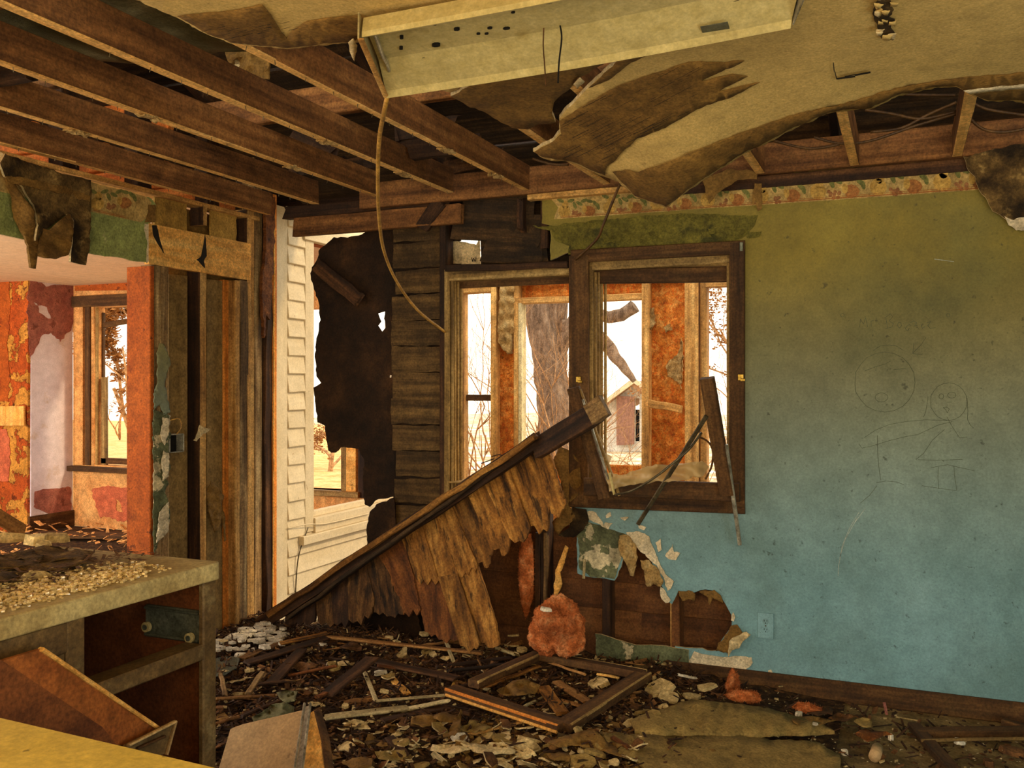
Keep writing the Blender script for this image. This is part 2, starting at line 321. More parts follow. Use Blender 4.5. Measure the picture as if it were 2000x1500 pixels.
M['hardboard'] = mat('tan_hardboard_panel', [(.3, (184, 150, 104)), (.6, (204, 168, 120))], (3, 3, 3), rough=.8, bump=.1, grit=.18, dirt=[(30, .66, .7, (110, 80, 50), .5)])
M['insul'] = mat('pink_fibreglass', [(.3, (140, 70, 28)), (.5, (220, 122, 62)), (.7, (246, 172, 112))], (16, 16, 16), rough=1, bump=1, dist=.02, dirt=[(7, .5, .7, (96, 44, 20), .7)])
M['insul_beige'] = mat('beige_mineral_wool', [(.3, (150, 110, 60)), (.5, (196, 158, 96)), (.7, (222, 190, 130))], (16, 16, 16), rough=1, bump=1, dist=.02)
M['mulch'] = mat('dark_rubble_dirt', [(.3, (30, 18, 9)), (.5, (70, 46, 23)), (.7, (126, 92, 50))], (22, 22, 22), rough=1, bump=1, dist=.03, dirt=[(30, .62, .68, (190, 160, 100), .6)])
M['floor'] = mat('grimy_floor', [(.3, (112, 90, 52)), (.5, (144, 120, 76)), (.7, (168, 144, 96))], (5, 5, 5), rough=.9, bump=.4, dirt=[(3, .5, .65, (48, 34, 16), .7), (40, .64, .68, (180, 156, 110), .6)])
M['board'] = mat('tan_fallen_drywall', [(.3, (142, 116, 62)), (.7, (166, 138, 78))], (4, 4, 4), rough=.9, bump=.3, dirt=[(4, .5, .68, (90, 70, 32), .6), (40, .66, .7, (60, 44, 20), .6)])
M['plaster'] = mat('broken_gypsum_chunk', [(.3, (176, 146, 90)), (.7, (222, 196, 140))], (14, 14, 14), rough=.9, bump=.3, rnd=.25)
M['speck'] = mat('tan_speck', [(.3, (150, 130, 90)), (.7, (190, 170, 128))], (14, 14, 14), rough=.9, bump=.2)
M['plaster_white'] = mat('pale_gypsum_chunk', [(.3, (206, 192, 166)), (.7, (236, 224, 200))], (14, 14, 14), rough=.9, bump=.3, rnd=.15)
M['leafbrown'] = mat('crumpled_brown_scrap', [(.3, (66, 42, 20)), (.7, (120, 80, 42))], (14, 14, 14), rough=.9, bump=.5, rnd=.4)
M['tanpanel'] = mat('tan_board_back', [(.3, (128, 100, 54)), (.7, (164, 132, 78))], (6, 6, 1), bump=.3, dirt=[(5, .5, .7, (90, 68, 34), .6)])
M['foil'] = mat('grey_green_vapour_paper', [(.3, (70, 68, 42)), (.5, (104, 100, 68)), (.7, (150, 144, 108))], (2, 5, 2), rough=.35, metal=.3, bump=.5, dist=.03)
M['cloth'] = mat('green_grey_cloth', [(.3, (88, 86, 56)), (.7, (120, 116, 80))], (10, 10, 10), rough=.95, bump=.3)
M['bark'] = mat('tree_bark', [(.3, (96, 74, 56)), (.5, (150, 122, 98)), (.7, (196, 168, 140))], (14, 14, 3), rough=.95, bump=1, dist=.05)
M['twig'] = mat('dry_twig_bark', [(.3, (150, 108, 66)), (.7, (206, 160, 112))], (14, 14, 14), rough=.9, bump=.2)
M['needle'] = mat('winter_foliage', [(.3, (130, 84, 36)), (.7, (170, 112, 54))], (4, 4, 4), rough=.9, bump=.1)
M['ground'] = mat('leaf_litter_and_snow', [(.3, (176, 150, 110)), (.5, (214, 192, 150)), (.7, (240, 230, 210))], (1.2, 1.2, 1.2), rough=.95, bump=.6, dist=.05, grit=.1, dirt=[(4, .5, .56, (120, 78, 40), .6), (1, .55, .6, (250, 246, 240), .8)])
M['grass'] = mat('golden_dry_grass', [(.3, (214, 150, 74)), (.7, (244, 204, 140))], (3, 3, 3), rough=.95, bump=.6, dist=.05)
M['shed_wall'] = mat('shed_white_boards', [(.3, (206, 196, 180)), (.7, (230, 222, 206))], (12, 12, 1), rough=.8, bump=.2)
M['shed_door'] = mat('shed_brown_door', [(.3, (136, 96, 80)), (.7, (160, 116, 96))], (12, 12, 1), rough=.8, bump=.2)
M['roofing'] = mat('shed_roofing', [(.3, (150, 110, 80)), (.7, (180, 140, 106))], (12, 12, 12), rough=.9, bump=.2)
M['pencil'] = mat('pencil_line', [(.3, (74, 82, 60)), (.7, (84, 92, 70))], (12, 12, 12), bump=0)
M['chalk'] = mat('chalk_scratch', [(.3, (170, 180, 170)), (.7, (190, 200, 190))], (12, 12, 12), bump=0)
M['wrap'] = mat('white_house_wrap', [(.3, (226, 196, 144)), (.7, (244, 220, 176))], (6, 6, 6), rough=.7, bump=.4)
M['ink'] = mat('black_ink', [(.3, (30, 24, 18)), (.7, (40, 32, 22))], (12, 12, 12), bump=0)
def glassmat():
    m = bpy.data.materials.new('broken_glass'); m.use_nodes = True; b = m.node_tree.nodes['Principled BSDF']
    b.inputs['Base Color'].default_value = srgb((255, 240, 200)); b.inputs['Roughness'].default_value = .03; b.inputs['Transmission Weight'].default_value = 1; b.inputs['IOR'].default_value = 1.45
    return m
M['glass'] = glassmat()
def filmmat():
    m = bpy.data.materials.new('torn_window_film'); m.use_nodes = True; b = m.node_tree.nodes['Principled BSDF']
    b.inputs['Base Color'].default_value = srgb((206, 176, 120)); b.inputs['Roughness'].default_value = .35; b.inputs['Alpha'].default_value = .6
    return m
M['film'] = filmmat()
# ============================================================ STRUCTURE
YB = 4.4; XL = -3.45                      # back wall and left wall planes
BW = lambda y=YB: (lambda u, v: AY(u, v, y))
LW = lambda x=XL: (lambda u, v: AX(u, v, x))
# ---- floor
o = box('floor', -3.5, 1.7, -1.2, 4.5, -.06, 0, M['floor']); struct(o, 'grimy bare floor of the wrecked kitchen under the rubble', 'floor')
# ---- unseen shell behind the camera: lets light in where its windows are
o = sheet('wall_rear', [(-3.5, -.1, 0), (1.7, -.1, 0), (1.7, 2.6, 0), (-3.5, 2.6, 0)], lambda u, v: (u, -1.2, v), (0, -.1, 0), M['ceiling_paint'], holes=[[(-1.6, .8, 0), (1.0, .8, 0), (1.0, 2.2, 0), (-1.6, 2.2, 0)]])
struct(o, 'rear wall of the kitchen behind the viewer, with a window opening', 'wall')
o = sheet('wall_right', [(-1.2, -.1, 0), (4.4, -.1, 0), (4.4, 2.6, 0), (-1.2, 2.6, 0)], lambda u, v: (1.6, u, v), (.1, 0, 0), M['teal'], holes=[[(.3, .05, 0), (1.7, .05, 0), (1.7, 2.0, 0), (.3, 2.0, 0)]])
struct(o, 'right hand wall of the kitchen outside the picture, with a doorway', 'wall')
# ---- back wall
wb = empty('wall_back', (-.5, YB, 0)); struct(wb, 'torn teal and olive back wall with a double window and broken-out studs', 'wall')
winL, winR = AY(868, 700, YB).x, AY(1455, 700, YB).x
hole0 = [(1362, 1266), (1399, 1271), (1412, 1246), (1429, 1222), (1428, 1200), (1412, 1172), (1399, 1155), (1378, 1151), (1357, 1157), (1340, 1161), (1325, 1154), (1312, 1180), (1300, 1170), (1290, 1140), (1277, 1108), (1262, 1070), (1238, 1062), (1222, 1080), (1213, 1108), (1200, 1134), (1152, 1127)]
hole = [(1325, 1154), (1340, 1161), (1357, 1157), (1378, 1151), (1399, 1155), (1412, 1172), (1428, 1200), (1429, 1222), (1412, 1246), (1399, 1271), (1362, 1266), (1325, 1263), (1265, 1260), (1205, 1250), (1162, 1237),
        (1160, 1180), (1152, 1127), (1200, 1134), (1213, 1108), (1222, 1080), (1238, 1062), (1262, 1070), (1277, 1108), (1290, 1140), (1300, 1170), (1312, 1180)]
dry = [(1058, 386), (1200, 362), (1460, 347), (1700, 322), (1900, 303), (2700, 238, 0), (2700, 1505, 0), (1500, 1355), (1345, 1335), (1320, 1332), (1318, 1262)]+hole0+[(1128, 1120), (1127, 1055), (1118, 1012), (1116, 985, 0), (1455, 1000, 0), (1452, 475, 0), (1112, 492), (1075, 508), (1075, 440), (1058, 436)]
o = sheet('drywall', dry, BW(), (0, .013, 0), M['teal'], wb, grid=60, step=9, amp=2.4, edge=M['gyp_edge'], backmat=M['kraft'])
# studs of the back wall
for px in (862, 1060, 1182, 1318, 1470, 1600, 1735, 1870):
    x = AY(px, 700, YB).x
    segs = [(0.0, 2.38)]
    if winL < x < winR: segs = [(0, .78), (2.12, 2.38)]
    for a, b in segs: bar('stud', (x, YB+.06, a), (x, YB+.06, b), .09, .04, M['dark'] if px < 1200 else M['brownplank'], wb, side=(0, 1, 0), rag=.01, jit=.002)
x0 = AY(1058, 700, YB).x; xs = AY(573, 430, YB).x
# sheathing boards behind the studs, each its own plank; leave the window and the torn-away corner open
ys = YB+.115; z = .0; k = 0
xp = AY(772, 700, ys).x; xr = 1.6; wl, wr = AY(872, 700, ys).x, AY(1440, 700, ys).x
while z < 2.4:
    hgt = .138
    top = z+hgt+.004
    mt = M['burnt'] if z > .95 else M['brownplank']
    if z+hgt < .80 or z > 2.10: rows = [(xp+R(-.02, .05), -1.2), (-1.25, xr)] if z < 1 else [(xp+R(-.02, .06), -1.5), (-1.55, xr)]
    else: rows = [(xp+R(-.03, .04), wl), (wr, xr)]
    if z > 1.9 and z < 2.22:
        xa, xb = AY(864, 495, ys).x, AY(936, 495, ys).x; rows = [(rows[0][0], xa), (xb, max(rows[0][1], -1.5)), rows[1]]
    for a, b in rows:
        box('sheathing_board', a, b-.004, ys+R(0, .006), ys+.02+R(0, .004), z, top, mt if a < -1.6 else M['brownplank'], wb, jit=.002, rag=.03, seg=3)
    z += hgt+.002; k += 1
# rotted horizontal boards seen left of and above the window, in front of the felt
for i in range(13):
    zt = 2.36-i*.145
    for (a, b, y) in (((766+R(-4, 6), 869+R(-4, 2), YB+.07),)):
        A = AY(a, 700, y).x; B = AY(b, 700, y).x
        pts = [(A, zt-.14), (B, zt-.14+R(-.01, .01)), (B, zt), (A, zt+R(-.015, .01))]
        sheet('rotted_board', pts, lambda u, v, y=y+R(-.008, .012): (u, y, v), (0, .018, 0), M['soot_plank'], wb, step=.03, amp=.006)
for (u0, v0, u1, v1, w_) in ((900, 395, 1050, 405, .12), (880, 440, 1072, 448, .15), (940, 487, 1075, 492, .14), (985, 420, 1062, 470, .1)):
    bar('rotted_board', AY(u0, v0, YB+.03), AY(u1, v1, YB+.03), w_, .018, M['burnt'], wb, rag=.06, jit=.006, seg=6)
bar('rotted_brace', AY(868, 385, YB-.02), AY(820, 452, YB), .08, .03, M['dark'], wb, side=(1, 0, 0), rag=.04, jit=.004, seg=4)
bar('blackened_stud', AY(1018, 385, YB-.005), AY(1020, 455, YB-.005), .035, .05, M['dark'], wb, side=(1, 0, 0), rag=.03, jit=.003, seg=4)
bar('eave_board', (-4.0, 4.74, 2.62), (1.6, 4.74, 2.62), .34, .02, M['dark'], wb, jit=.003, seg=6)
# header plates at the open corner
bar('header_plate', AY(573, 445, YB), AY(905, 417, YB), .105, .04, M['joist'], wb, rag=.02, jit=.003, seg=5)
bar('header_plate', AY(552, 418, YB+.02), AY(850, 392, YB+.02), .07, .05, M['dark'], wb, rag=.05, jit=.004, seg=5)
bar('rim_joist', (AY(700, 380, YB-.05).x, YB-.02, 2.47), (1.6, YB-.02, 2.47), .14, .04, M['joist'], wb, jit=.002, seg=6)
bar('top_plate', (AY(1028, 380, YB-.05).x, YB-.015, 2.385), (AY(1250, 380, YB).x, YB-.015, 2.385), .03, .045, M['stud'], wb, jit=.001)
bar('top_plate', (AY(1250, 380, YB).x, YB+.04, 2.37), (1.6, YB+.04, 2.37), .06, .09, M['dark'], wb)
# black tar felt torn sheet
felt = [(745, 440), (733, 443), (700, 460), (672, 463), (652, 463), (640, 474), (622, 490), (620, 505), (609, 522), (607, 540), (613, 565), (622, 590), (626, 625), (618, 660), (615, 690), (618, 735), (627, 748), (612, 757), (616, 790), (620, 825), (635, 832), (637, 858), (641, 880), (655, 884), (665, 874), (700, 877), (712, 905), (708, 935), (712, 985), (722, 990), (738, 975), (768, 970), (770, 1010), (800, 1090), (805, 1250, 0), (900, 1250, 0), (900, 380, 0), (770, 400)]
o = sheet('tar_felt', felt, lambda u, v: AY(u, v, YB+.10+.02*noise.noise(Vector((u/60, v/60, 3)))), (0, .006, 0), M['black_felt'], wb, holes=[[(738, 612), (752, 608), (750, 622), (753, 640), (746, 648), (738, 636), (744, 628)], [(761, 732), (765, 733), (764, 738), (760, 737)],
          [(864, 474, 0), (864, 560, 0), (868, 560, 0), (870, 515, 0), (935, 515, 0), (936, 472, 0), (932, 466, 0), (925, 475, 0), (890, 470, 0)]], grid=26, step=6, amp=2.5, hamp=1)
o = sheet('tar_felt', [(722, 1000), (735, 985), (768, 972), (775, 1040), (830, 1260), (620, 1262), (700, 1100), (718, 1060), (716, 1030)], lambda u, v: AY(u, v, YB+.05), (0, .006, 0), M['black_felt'], wb, step=6, amp=2.5)
bar('loose_board', AY(612, 512, YB+.05), AY(705, 588, YB+.03), .085, .02, M['dark'], wb, rag=.05, jit=.004, seg=4)
# house-wrap remnant seen through the hole above the window
o = sheet('house_wrap', [(864, 488), (868, 472), (895, 470), (930, 478), (936, 464), (938, 520), (864, 520)], lambda u, v: AY(u, v, YB+.145+.012*noise.noise(Vector((u/9, v/5, 1)))), (0, .01, 0), M['wrap'], wb, grid=6, step=4, amp=1.2, smooth=True)
for i, (a, b, c, d) in enumerate(((921, 503, 923, 511), (925, 504, 923, 511), (925, 504, 928, 511), (930, 503, 928, 511), (921, 496, 921, 500), (930, 495, 930, 501))): bar('printed_letters', AY(a, b, YB+.125), AY(c, d, YB+.125), .004, .001, M['ink'], wb)
# border wallpaper strip with printed fruit
def bline(u): return (437 if u < 1100 else 437)+(u-1058)*(372-428)/(1888-1120)
bo = [(1058, 388), (1200, 364), (1460, 349), (1700, 324), (1885, 307), (1905, 372, 0), (1310, 412, 0), (1180, 421), (1080, 431), (1074, 410), (1060, 432)]
top = lambda u: 386-(u-1058)*(386-304)/(1890-1058)
bot = lambda u: 428-(u-1080)*(428-372)/(1905-1080)
o = sheet('wallpaper_border', [(1075, 387), (1200, 365), (1460, 349), (1700, 325), (1885, 308), (2700, 240, 0), (2700, 317, 0), (1908, 371, 0), (1700, 386, 0), (1400, 406, 0), (1100, 427, 0), (1082, 428), (1090, 405)], BW(YB-.0015), (0, .0012, 0), M['border'], wb, step=8, amp=1.5)
def printed(u0, u1, mapf, T, B, flip=1, mats=None):
    V, Fc, fm = [], [], []
    def disc(cx, cy, rx, ry, mi, n=12, rot=0, w=0, y=0):
        b = len(V)
        for k in range(n):
            a = 2*math.pi*k/n; rr = 1+w*math.cos(3*a)
            X, Y = rx*rr*math.cos(a), ry*rr*math.sin(a)
            px, py = cx+X*math.cos(rot)-Y*math.sin(rot), cy+X*math.sin(rot)+Y*math.cos(rot)
            V.append(mapf(px, py, y))
        Fc.append(tuple(range(b, b+n))); fm.append(mi)
    u = u0; i = 0; s0 = 1
    while u < u1:
        h = B(u)-T(u); c = (T(u)+B(u))/2; s = h/49.0
        disc(u+8*s, c+9*s, 13*s, 13*s, 2, y=.0003)                      # pear
        disc(u+10*s, c-5*s, 7*s, 9*s, 2, y=.0003)
        for k in range(9): disc(u+34*s+R(-9, 9)*s, c+14*s+R(-6, 6)*s, 3.2*s, 3.2*s, 3, n=7, y=.0004+k*.00003)   # berries
        disc(u+62*s, c+8*s, 12*s, 11*s, 1, w=.06, y=.0005)
        disc(u+51*s, c+4*s, 5*s, 8*s, 2, y=.0006)
        for k, (dx, dy, ro) in enumerate(((40, -8, .5), (50, -14, -.4), (62, -13, .2), (74, -8, .9), (80, -2, 1.3), (22, -14, -.3), (0, -14, .4), (30, -4, 1.2))):
            disc(u+dx*s, c+dy*s, 8*s, 3.8*s, 0, n=8, rot=ro, y=.0007+k*.00003)
        u += 96*s
    # two fine printed lines along the bottom
    for off, wd in ((2.5, 1.6), (6, .8)):
        for q in range(14):
            a, b2 = u0+(u1-u0)*q/14, u0+(u1-u0)*(q+1)/14
            b = len(V); hs = (B(a)-T(a))/58; he = (B(b2)-T(b2))/58
            V.extend([mapf(a, B(a)-off*hs-wd*hs, .0009), mapf(b2, B(b2)-off*he-wd*he, .0009), mapf(b2, B(b2)-off*he, .0009), mapf(a, B(a)-off*hs, .0009)])
            Fc.append((b, b+1, b+2, b+3)); fm.append(4)
    return V, Fc, fm
PM = [M['leaf_print'], M['apple_print'], M['pear_print'], M['grape_print'], M['print_line']]
V, Fc, fm = printed(1095, 2640, lambda u, v, d: AY(u, v, YB-.002-d), top, bot)
link('printed_fruit_pattern', V, Fc, PM, wb, fm=fm)
# paint layers standing proud of the wall: cracked green strip, scuffed patch, exposed gypsum
o = sheet('cracked_paint', [(1040, 440), (1052, 444), (1075, 440), (1200, 428), (1310, 418), (1480, 420), (1470, 445), (1440, 474), (1300, 482), (1180, 490), (1110, 497), (1112, 480), (1085, 470), (1078, 450), (1060, 448)], BW(YB-.003), (0, .0025, 0), M['green_cracked'], wb, step=6, amp=3)
for i in range(26):
    u = 1150+R(0, 330); v = 458+R(-6, 12)-(u-1150)*.03
    sheet('paint_flake', [(u, v), (u+R(10, 24), v+R(-3, 1)), (u+R(12, 22), v+R(7, 12)), (u+R(1, 5), v+R(6, 12))], lambda a, b, u=u, v=v: AY(a, b, YB-.004-.0007*(b-v)), (0, .0015, 0), M['green_cracked'], wb, step=5, amp=1.2)
sheet('scuffed_paint', [(1118, 1000), (1150, 1020), (1200, 1036), (1225, 1046), (1215, 1062), (1210, 1100), (1200, 1131), (1153, 1127), (1132, 1112), (1129, 1060), (1120, 1030)], BW(YB-.003), (0, .0025, 0), M['teal_scuffed'], wb, step=7, amp=3)
for pg in ([(1223, 1040), (1248, 1038), (1268, 1048), (1275, 1068), (1284, 1088), (1290, 1105), (1302, 1124), (1316, 1136), (1310, 1150), (1304, 1154), (1298, 1133), (1283, 1104), (1262, 1087), (1236, 1062), (1226, 1048)],
           [(1142, 1002), (1150, 998), (1164, 1001), (1174, 1016), (1180, 1030), (1172, 1024), (1160, 1020), (1148, 1014)],
           [(1183, 1007), (1192, 1000), (1194, 1008), (1184, 1012)], [(1182, 1020), (1196, 1022), (1188, 1034), (1180, 1030)],
           [(1211, 1011), (1228, 1010), (1220, 1017)], [(1246, 1024), (1262, 1030), (1258, 1036), (1248, 1032)],
           [(1280, 1060), (1290, 1052), (1292, 1074), (1286, 1078)], [(1299, 1086), (1314, 1062), (1316, 1078), (1328, 1080), (1320, 1094), (1306, 1092)],
           [(1290, 1146), (1296, 1150), (1310, 1172), (1300, 1178), (1290, 1164)],
           [(1436, 1205), (1432, 1196), (1428, 1212), (1433, 1214)],
           [(1346, 1290), (1356, 1272), (1375, 1278), (1390, 1280), (1408, 1283), (1452, 1282), (1468, 1284), (1470, 1294), (1458, 1306), (1452, 1316), (1436, 1322), (1400, 1320), (1362, 1318), (1348, 1306)],
           [(1500, 1310), (1506, 1308), (1516, 1326), (1508, 1330), (1490, 1328), (1500, 1322)]):
    sheet('exposed_gypsum', pg, BW(YB-.005), (0, .003, 0), M['white_peel'], wb, step=5, amp=2)
for pg, dy in (([(1398, 1272), (1402, 1256), (1414, 1246), (1428, 1222), (1440, 1220), (1450, 1236), (1442, 1246), (1430, 1260), (1424, 1282), (1418, 1274)], .02), ([(1424, 1252), (1430, 1246), (1445, 1240), (1458, 1234), (1466, 1240), (1452, 1252), (1444, 1266), (1430, 1270), (1422, 1284)], .035),
               ([(1325, 1154), (1345, 1153), (1358, 1160), (1356, 1174), (1344, 1170), (1332, 1174)], .015), ([(1365, 1156), (1395, 1152), (1410, 1168), (1412, 1178), (1392, 1168), (1386, 1182), (1382, 1166)], .012)):
    sheet('torn_paper', pg, lambda u, v, dy=dy: AY(u, v, YB-.006-dy*(.5+.5*noise.noise(Vector((u/14, v/14, 0))))), (0, .002, 0), M['gyp_edge'] if dy > .03 else M['kraft'], wb, grid=7, step=5, amp=2, smooth=True)
for pg in ([(1210, 1046), (1222, 1044), (1240, 1062), (1246, 1088), (1242, 1100), (1238, 1126), (1230, 1124), (1224, 1104), (1212, 1084), (1208, 1064)], [(1250, 1094), (1268, 1094), (1284, 1110), (1296, 1136), (1290, 1146), (1276, 1140), (1264, 1146), (1258, 1120)]):
    sheet('crumpled_paper', pg, lambda u, v: AY(u, v, YB-.012-.035*abs(noise.noise(Vector((u/16, v/22, 5))))), (0, .003, 0), M['insul_beige'], wb, grid=5, step=5, amp=2.5, smooth=True)
for pg in ([(1118, 990), (1145, 995), (1150, 1015), (1140, 1035), (1120, 1050), (1090, 1046), (1112, 1030)], [(1092, 870), (1112, 880), (1130, 900), (1138, 940), (1128, 968), (1110, 985), (1125, 1010), (1090, 1045), (1078, 1020), (1100, 990), (1096, 940), (1080, 900)]):
    sheet('crumpled_felt', pg, lambda u, v: AY(u, v, YB-.02-.05*abs(noise.noise(Vector((u/30, v/35, 8))))), (0, .004, 0), M['dark_kraft'] if pg[0][0] == 1118 else M['kraft'], wb, grid=9, step=7, amp=3, smooth=True)
# peeling hanging strip on the open studs
sheet('hanging_paper', [(1104, 1065), (1110, 1070), (1100, 1105), (1094, 1118), (1098, 1140), (1088, 1165), (1085, 1200), (1080, 1165), (1084, 1120), (1092, 1095)], lambda u, v: AY(u, v, YB-.04+.02*noise.noise(Vector((u/20, v/20, 8)))), (0, .004, 0), M['pine'], wb, grid=8, step=6, amp=2, smooth=True)
bar('white_strip', AY(1142, 1092, YB-.02), AY(1140, 1130, YB-.02), .014, .006, M['pale_wood'], wb, side=(1, 0, 0))
bar('cavity_batten', AY(1052, 1040, YB+.02), AY(1048, 1290, YB+.02), .03, .03, M['dark'], wb, side=(1, 0, 0), jit=.003, seg=5)
bar('cavity_batten', AY(1066, 1040, YB+.02), AY(1066, 1180, YB+.02), .02, .03, M['grey_stud'], wb, side=(1, 0, 0), jit=.003, seg=5)
bar('cavity_batten', AY(1314, 1175, YB+.04), AY(1314, 1266, YB+.04), .02, .03, M['stud'], wb, side=(1, 0, 0))
# pencil drawings and writing on the wall
def U(x, y): return (1440+x*560/1909, 560+y*440/1500)
strokes = [[(815, 270), (820, 215), (840, 250), (855, 205), (868, 268)], [(892, 265), (890, 232), (900, 224), (912, 222)], [(990, 210), (1000, 275)], [(985, 205), (1020, 180), (1035, 200), (1010, 228), (1040, 245), (1030, 268), (985, 280)],
           [(1075, 235), (1065, 255), (1078, 276), (1092, 262), (1090, 240), (1075, 235)], [(1150, 250), (1130, 262), (1118, 280), (1135, 295), (1145, 275)], [(1150, 240), (1175, 228), (1195, 240), (1180, 262), (1200, 258)], [(1225, 250), (1232, 280), (1250, 265)], [(1262, 240), (1290, 232), (1268, 258), (1285, 278), (1320, 272)],
           [(1258, 335), (1225, 385), (1170, 440)], [(1175, 375), (1168, 445), (1232, 452)],
           [(905, 425), (950, 395), (1010, 388), (1060, 395), (1100, 420)],
           [(850, 560), (930, 530), (985, 515), (1020, 495)], [(1040, 552), (1120, 545)],
           [(845, 1005), (920, 955), (1010, 918), (1120, 898), (1250, 886), (1400, 890)], [(1432, 898), (1340, 920), (1200, 985), (1120, 998), (1000, 1028), (900, 1060), (830, 1075), (810, 1045)],
           [(1395, 865), (1430, 930), (1480, 1006), (1530, 1000)], [(1380, 950), (1300, 1020), (1240, 1110), (1190, 1150)], [(1270, 730), (1262, 790), (1255, 830), (1240, 870)], [(1530, 740), (1535, 830), (1532, 880), (1550, 920), (1575, 942)],
           [(932, 990), (935, 1120), (945, 1220), (955, 1290)], [(925, 1305), (990, 1294), (1060, 1300), (1110, 1318)], [(930, 1325), (880, 1390), (820, 1440)], [(1205, 1152), (1350, 1155), (1500, 1150)], [(1290, 1205), (1400, 1185), (1500, 1208), (1580, 1225)],
           [(1338, 1200), (1336, 1280), (1342, 1345)], [(1442, 1195), (1448, 1270), (1462, 1355)], [(1230, 1325), (1330, 1340), (1460, 1358)], [(1395, 770), (1430, 768)], [(1370, 805), (1395, 800), (1412, 815), (1398, 840), (1385, 815), (1370, 805)]]
def ring(cx, cy, rx, ry, n=20, ph=0): return [(cx+rx*math.cos(2*math.pi*k/n+ph)*(1+.02*math.sin(3*k)), cy+ry*math.sin(2*math.pi*k/n+ph)) for k in range(n+1)]
strokes += [ring(982, 635, 202, 200), ring(960, 737, 42, 30), ring(1408, 765, 122, 125), ring(1358, 730, 16, 18, 10), ring(1428, 722, 28, 20, 10), ring(700, 190, 12, 12, 10), ring(1404, 190, 12, 12, 10)]
V, Fc = [], []
for s in strokes:
    for a, b in zip(s, s[1:]):
        p, q = AY(*U(*a), YB-.0008), AY(*U(*b), YB-.0008); d = q-p
        if d.length < 1e-6: continue
        n_ = d.normalized().cross(Vector((0, 1, 0)))*.00085; i = len(V); V += [p+n_, q+n_, q-n_, p-n_]; Fc.append((i, i+1, i+2, i+3))
link('pencil_drawing', V, Fc, M['pencil'], wb)
V, Fc = [], []
for s in ([(1678, 1000), (1660, 1030), (1645, 1065), (1638, 1105), (1637, 1125)], [(1674, 1012), (1650, 1055), (1640, 1090)], [(1825, 506), (1863, 511)], [(1690, 993), (1670, 1020)]):
    for a, b in zip(s, s[1:]):
        p, q = AY(*a, YB-.0008), AY(*b, YB-.0008); n_ = (q-p).normalized().cross(Vector((0, 1, 0)))*.001; i = len(V); V += [p+n_, q+n_, q-n_, p-n_]; Fc.append((i, i+1, i+2, i+3))
link('scratch_marks', V, Fc, M['chalk'], wb)
# lower strip of drywall hanging forward below the hole
sheet('lower_drywall_strip', [(1162, 1238), (1195, 1246), (1240, 1260), (1290, 1261), (1345, 1270), (1345, 1320), (1290, 1318), (1168, 1312), (1164, 1275)], lambda u, v: AY(u, v, YB-.03+(u-1160)*.00012), (0, .013, 0), M['teal_scuffed'], wb, grid=30, step=9, amp=2, edge=M['gyp_edge'])
# baseboard
b0, b1 = AY(1300, 1340, YB).x, 1.6
o = bar('baseboard_back', (b0, YB-.009, .048), (b1, YB-.009, .048), .095, .016, M['frame'], jit=.001, seg=4, rag=.02); struct(o, 'dark brown stained baseboard along the foot of the teal wall', 'baseboard')
# dark fallen ceiling flap covering the top right of the wall
sheet('mouldy_drywall_flap', [(1882, 305), (1905, 300), (1950, 290), (2010, 278), (2080, 270), (2080, 480), (2000, 448), (1985, 440), (1960, 425), (1935, 405), (1925, 385), (1912, 370), (1905, 345), (1888, 325)], lambda u, v: AY(u, v, YB-.05-.03*noise.noise(Vector((u/60, v/60, 2)))), (0, .012, 0), M['dark_kraft'], wb, grid=18, step=7, amp=3, edge=M['gyp_edge'])
sheet('exposed_gypsum', [(1962, 422), (1980, 430), (1990, 425), (2010, 425), (2010, 450), (1985, 450), (1970, 440)], BW(YB-.056), (0, .004, 0), M['white_peel'], wb, step=5, amp=2)
sheet('border_scrap', [(1372, 352), (1420, 330), (1465, 332), (1480, 338), (1478, 350), (1440, 352), (1400, 378), (1385, 398), (1380, 385)], lambda u, v: AY(u, v, YB-.05), (0, .003, 0), M['kraft'], wb, step=6, amp=2)
sheet('hanging_scrap', [(1474, 358), (1488, 358), (1488, 408), (1480, 412), (1476, 385), (1470, 402), (1470, 375)], lambda u, v: AY(u, v, YB-.03), (0, .003, 0), M['kraft'], wb, step=6, amp=2)

# ---- double window
w1 = empty('window_1', AY(1150, 1000, YB)); struct(w1, 'dark stained double window frame in the back wall, sashes gone', 'window')
Yf = YB-.012
def bb(name, a, b, W, m, T=.022, y=Yf, **k): return bar(name, AY(*a, y), AY(*b, y), W, T, m, w1, **k)
pxm = lambda n, y=YB: n*(.9826*y)/F*1.02
# right unit casing
bb('head_casing', (1116, 501), (1455, 483), pxm(26), M['frame'], jit=.001)
bb('side_casing', (1440, 474), (1440, 1002), pxm(29), M['frame'], side=(1, 0, 0), jit=.001)
bb('bottom_casing', (1112, 977), (1455, 990), pxm(27), M['frame'], jit=.001, y=Yf-.002)
bb('mullion_casing', (1131, 500), (1131, 985), pxm(42), M['frame'], side=(1, 0, 0), jit=.001, y=Yf-.004)
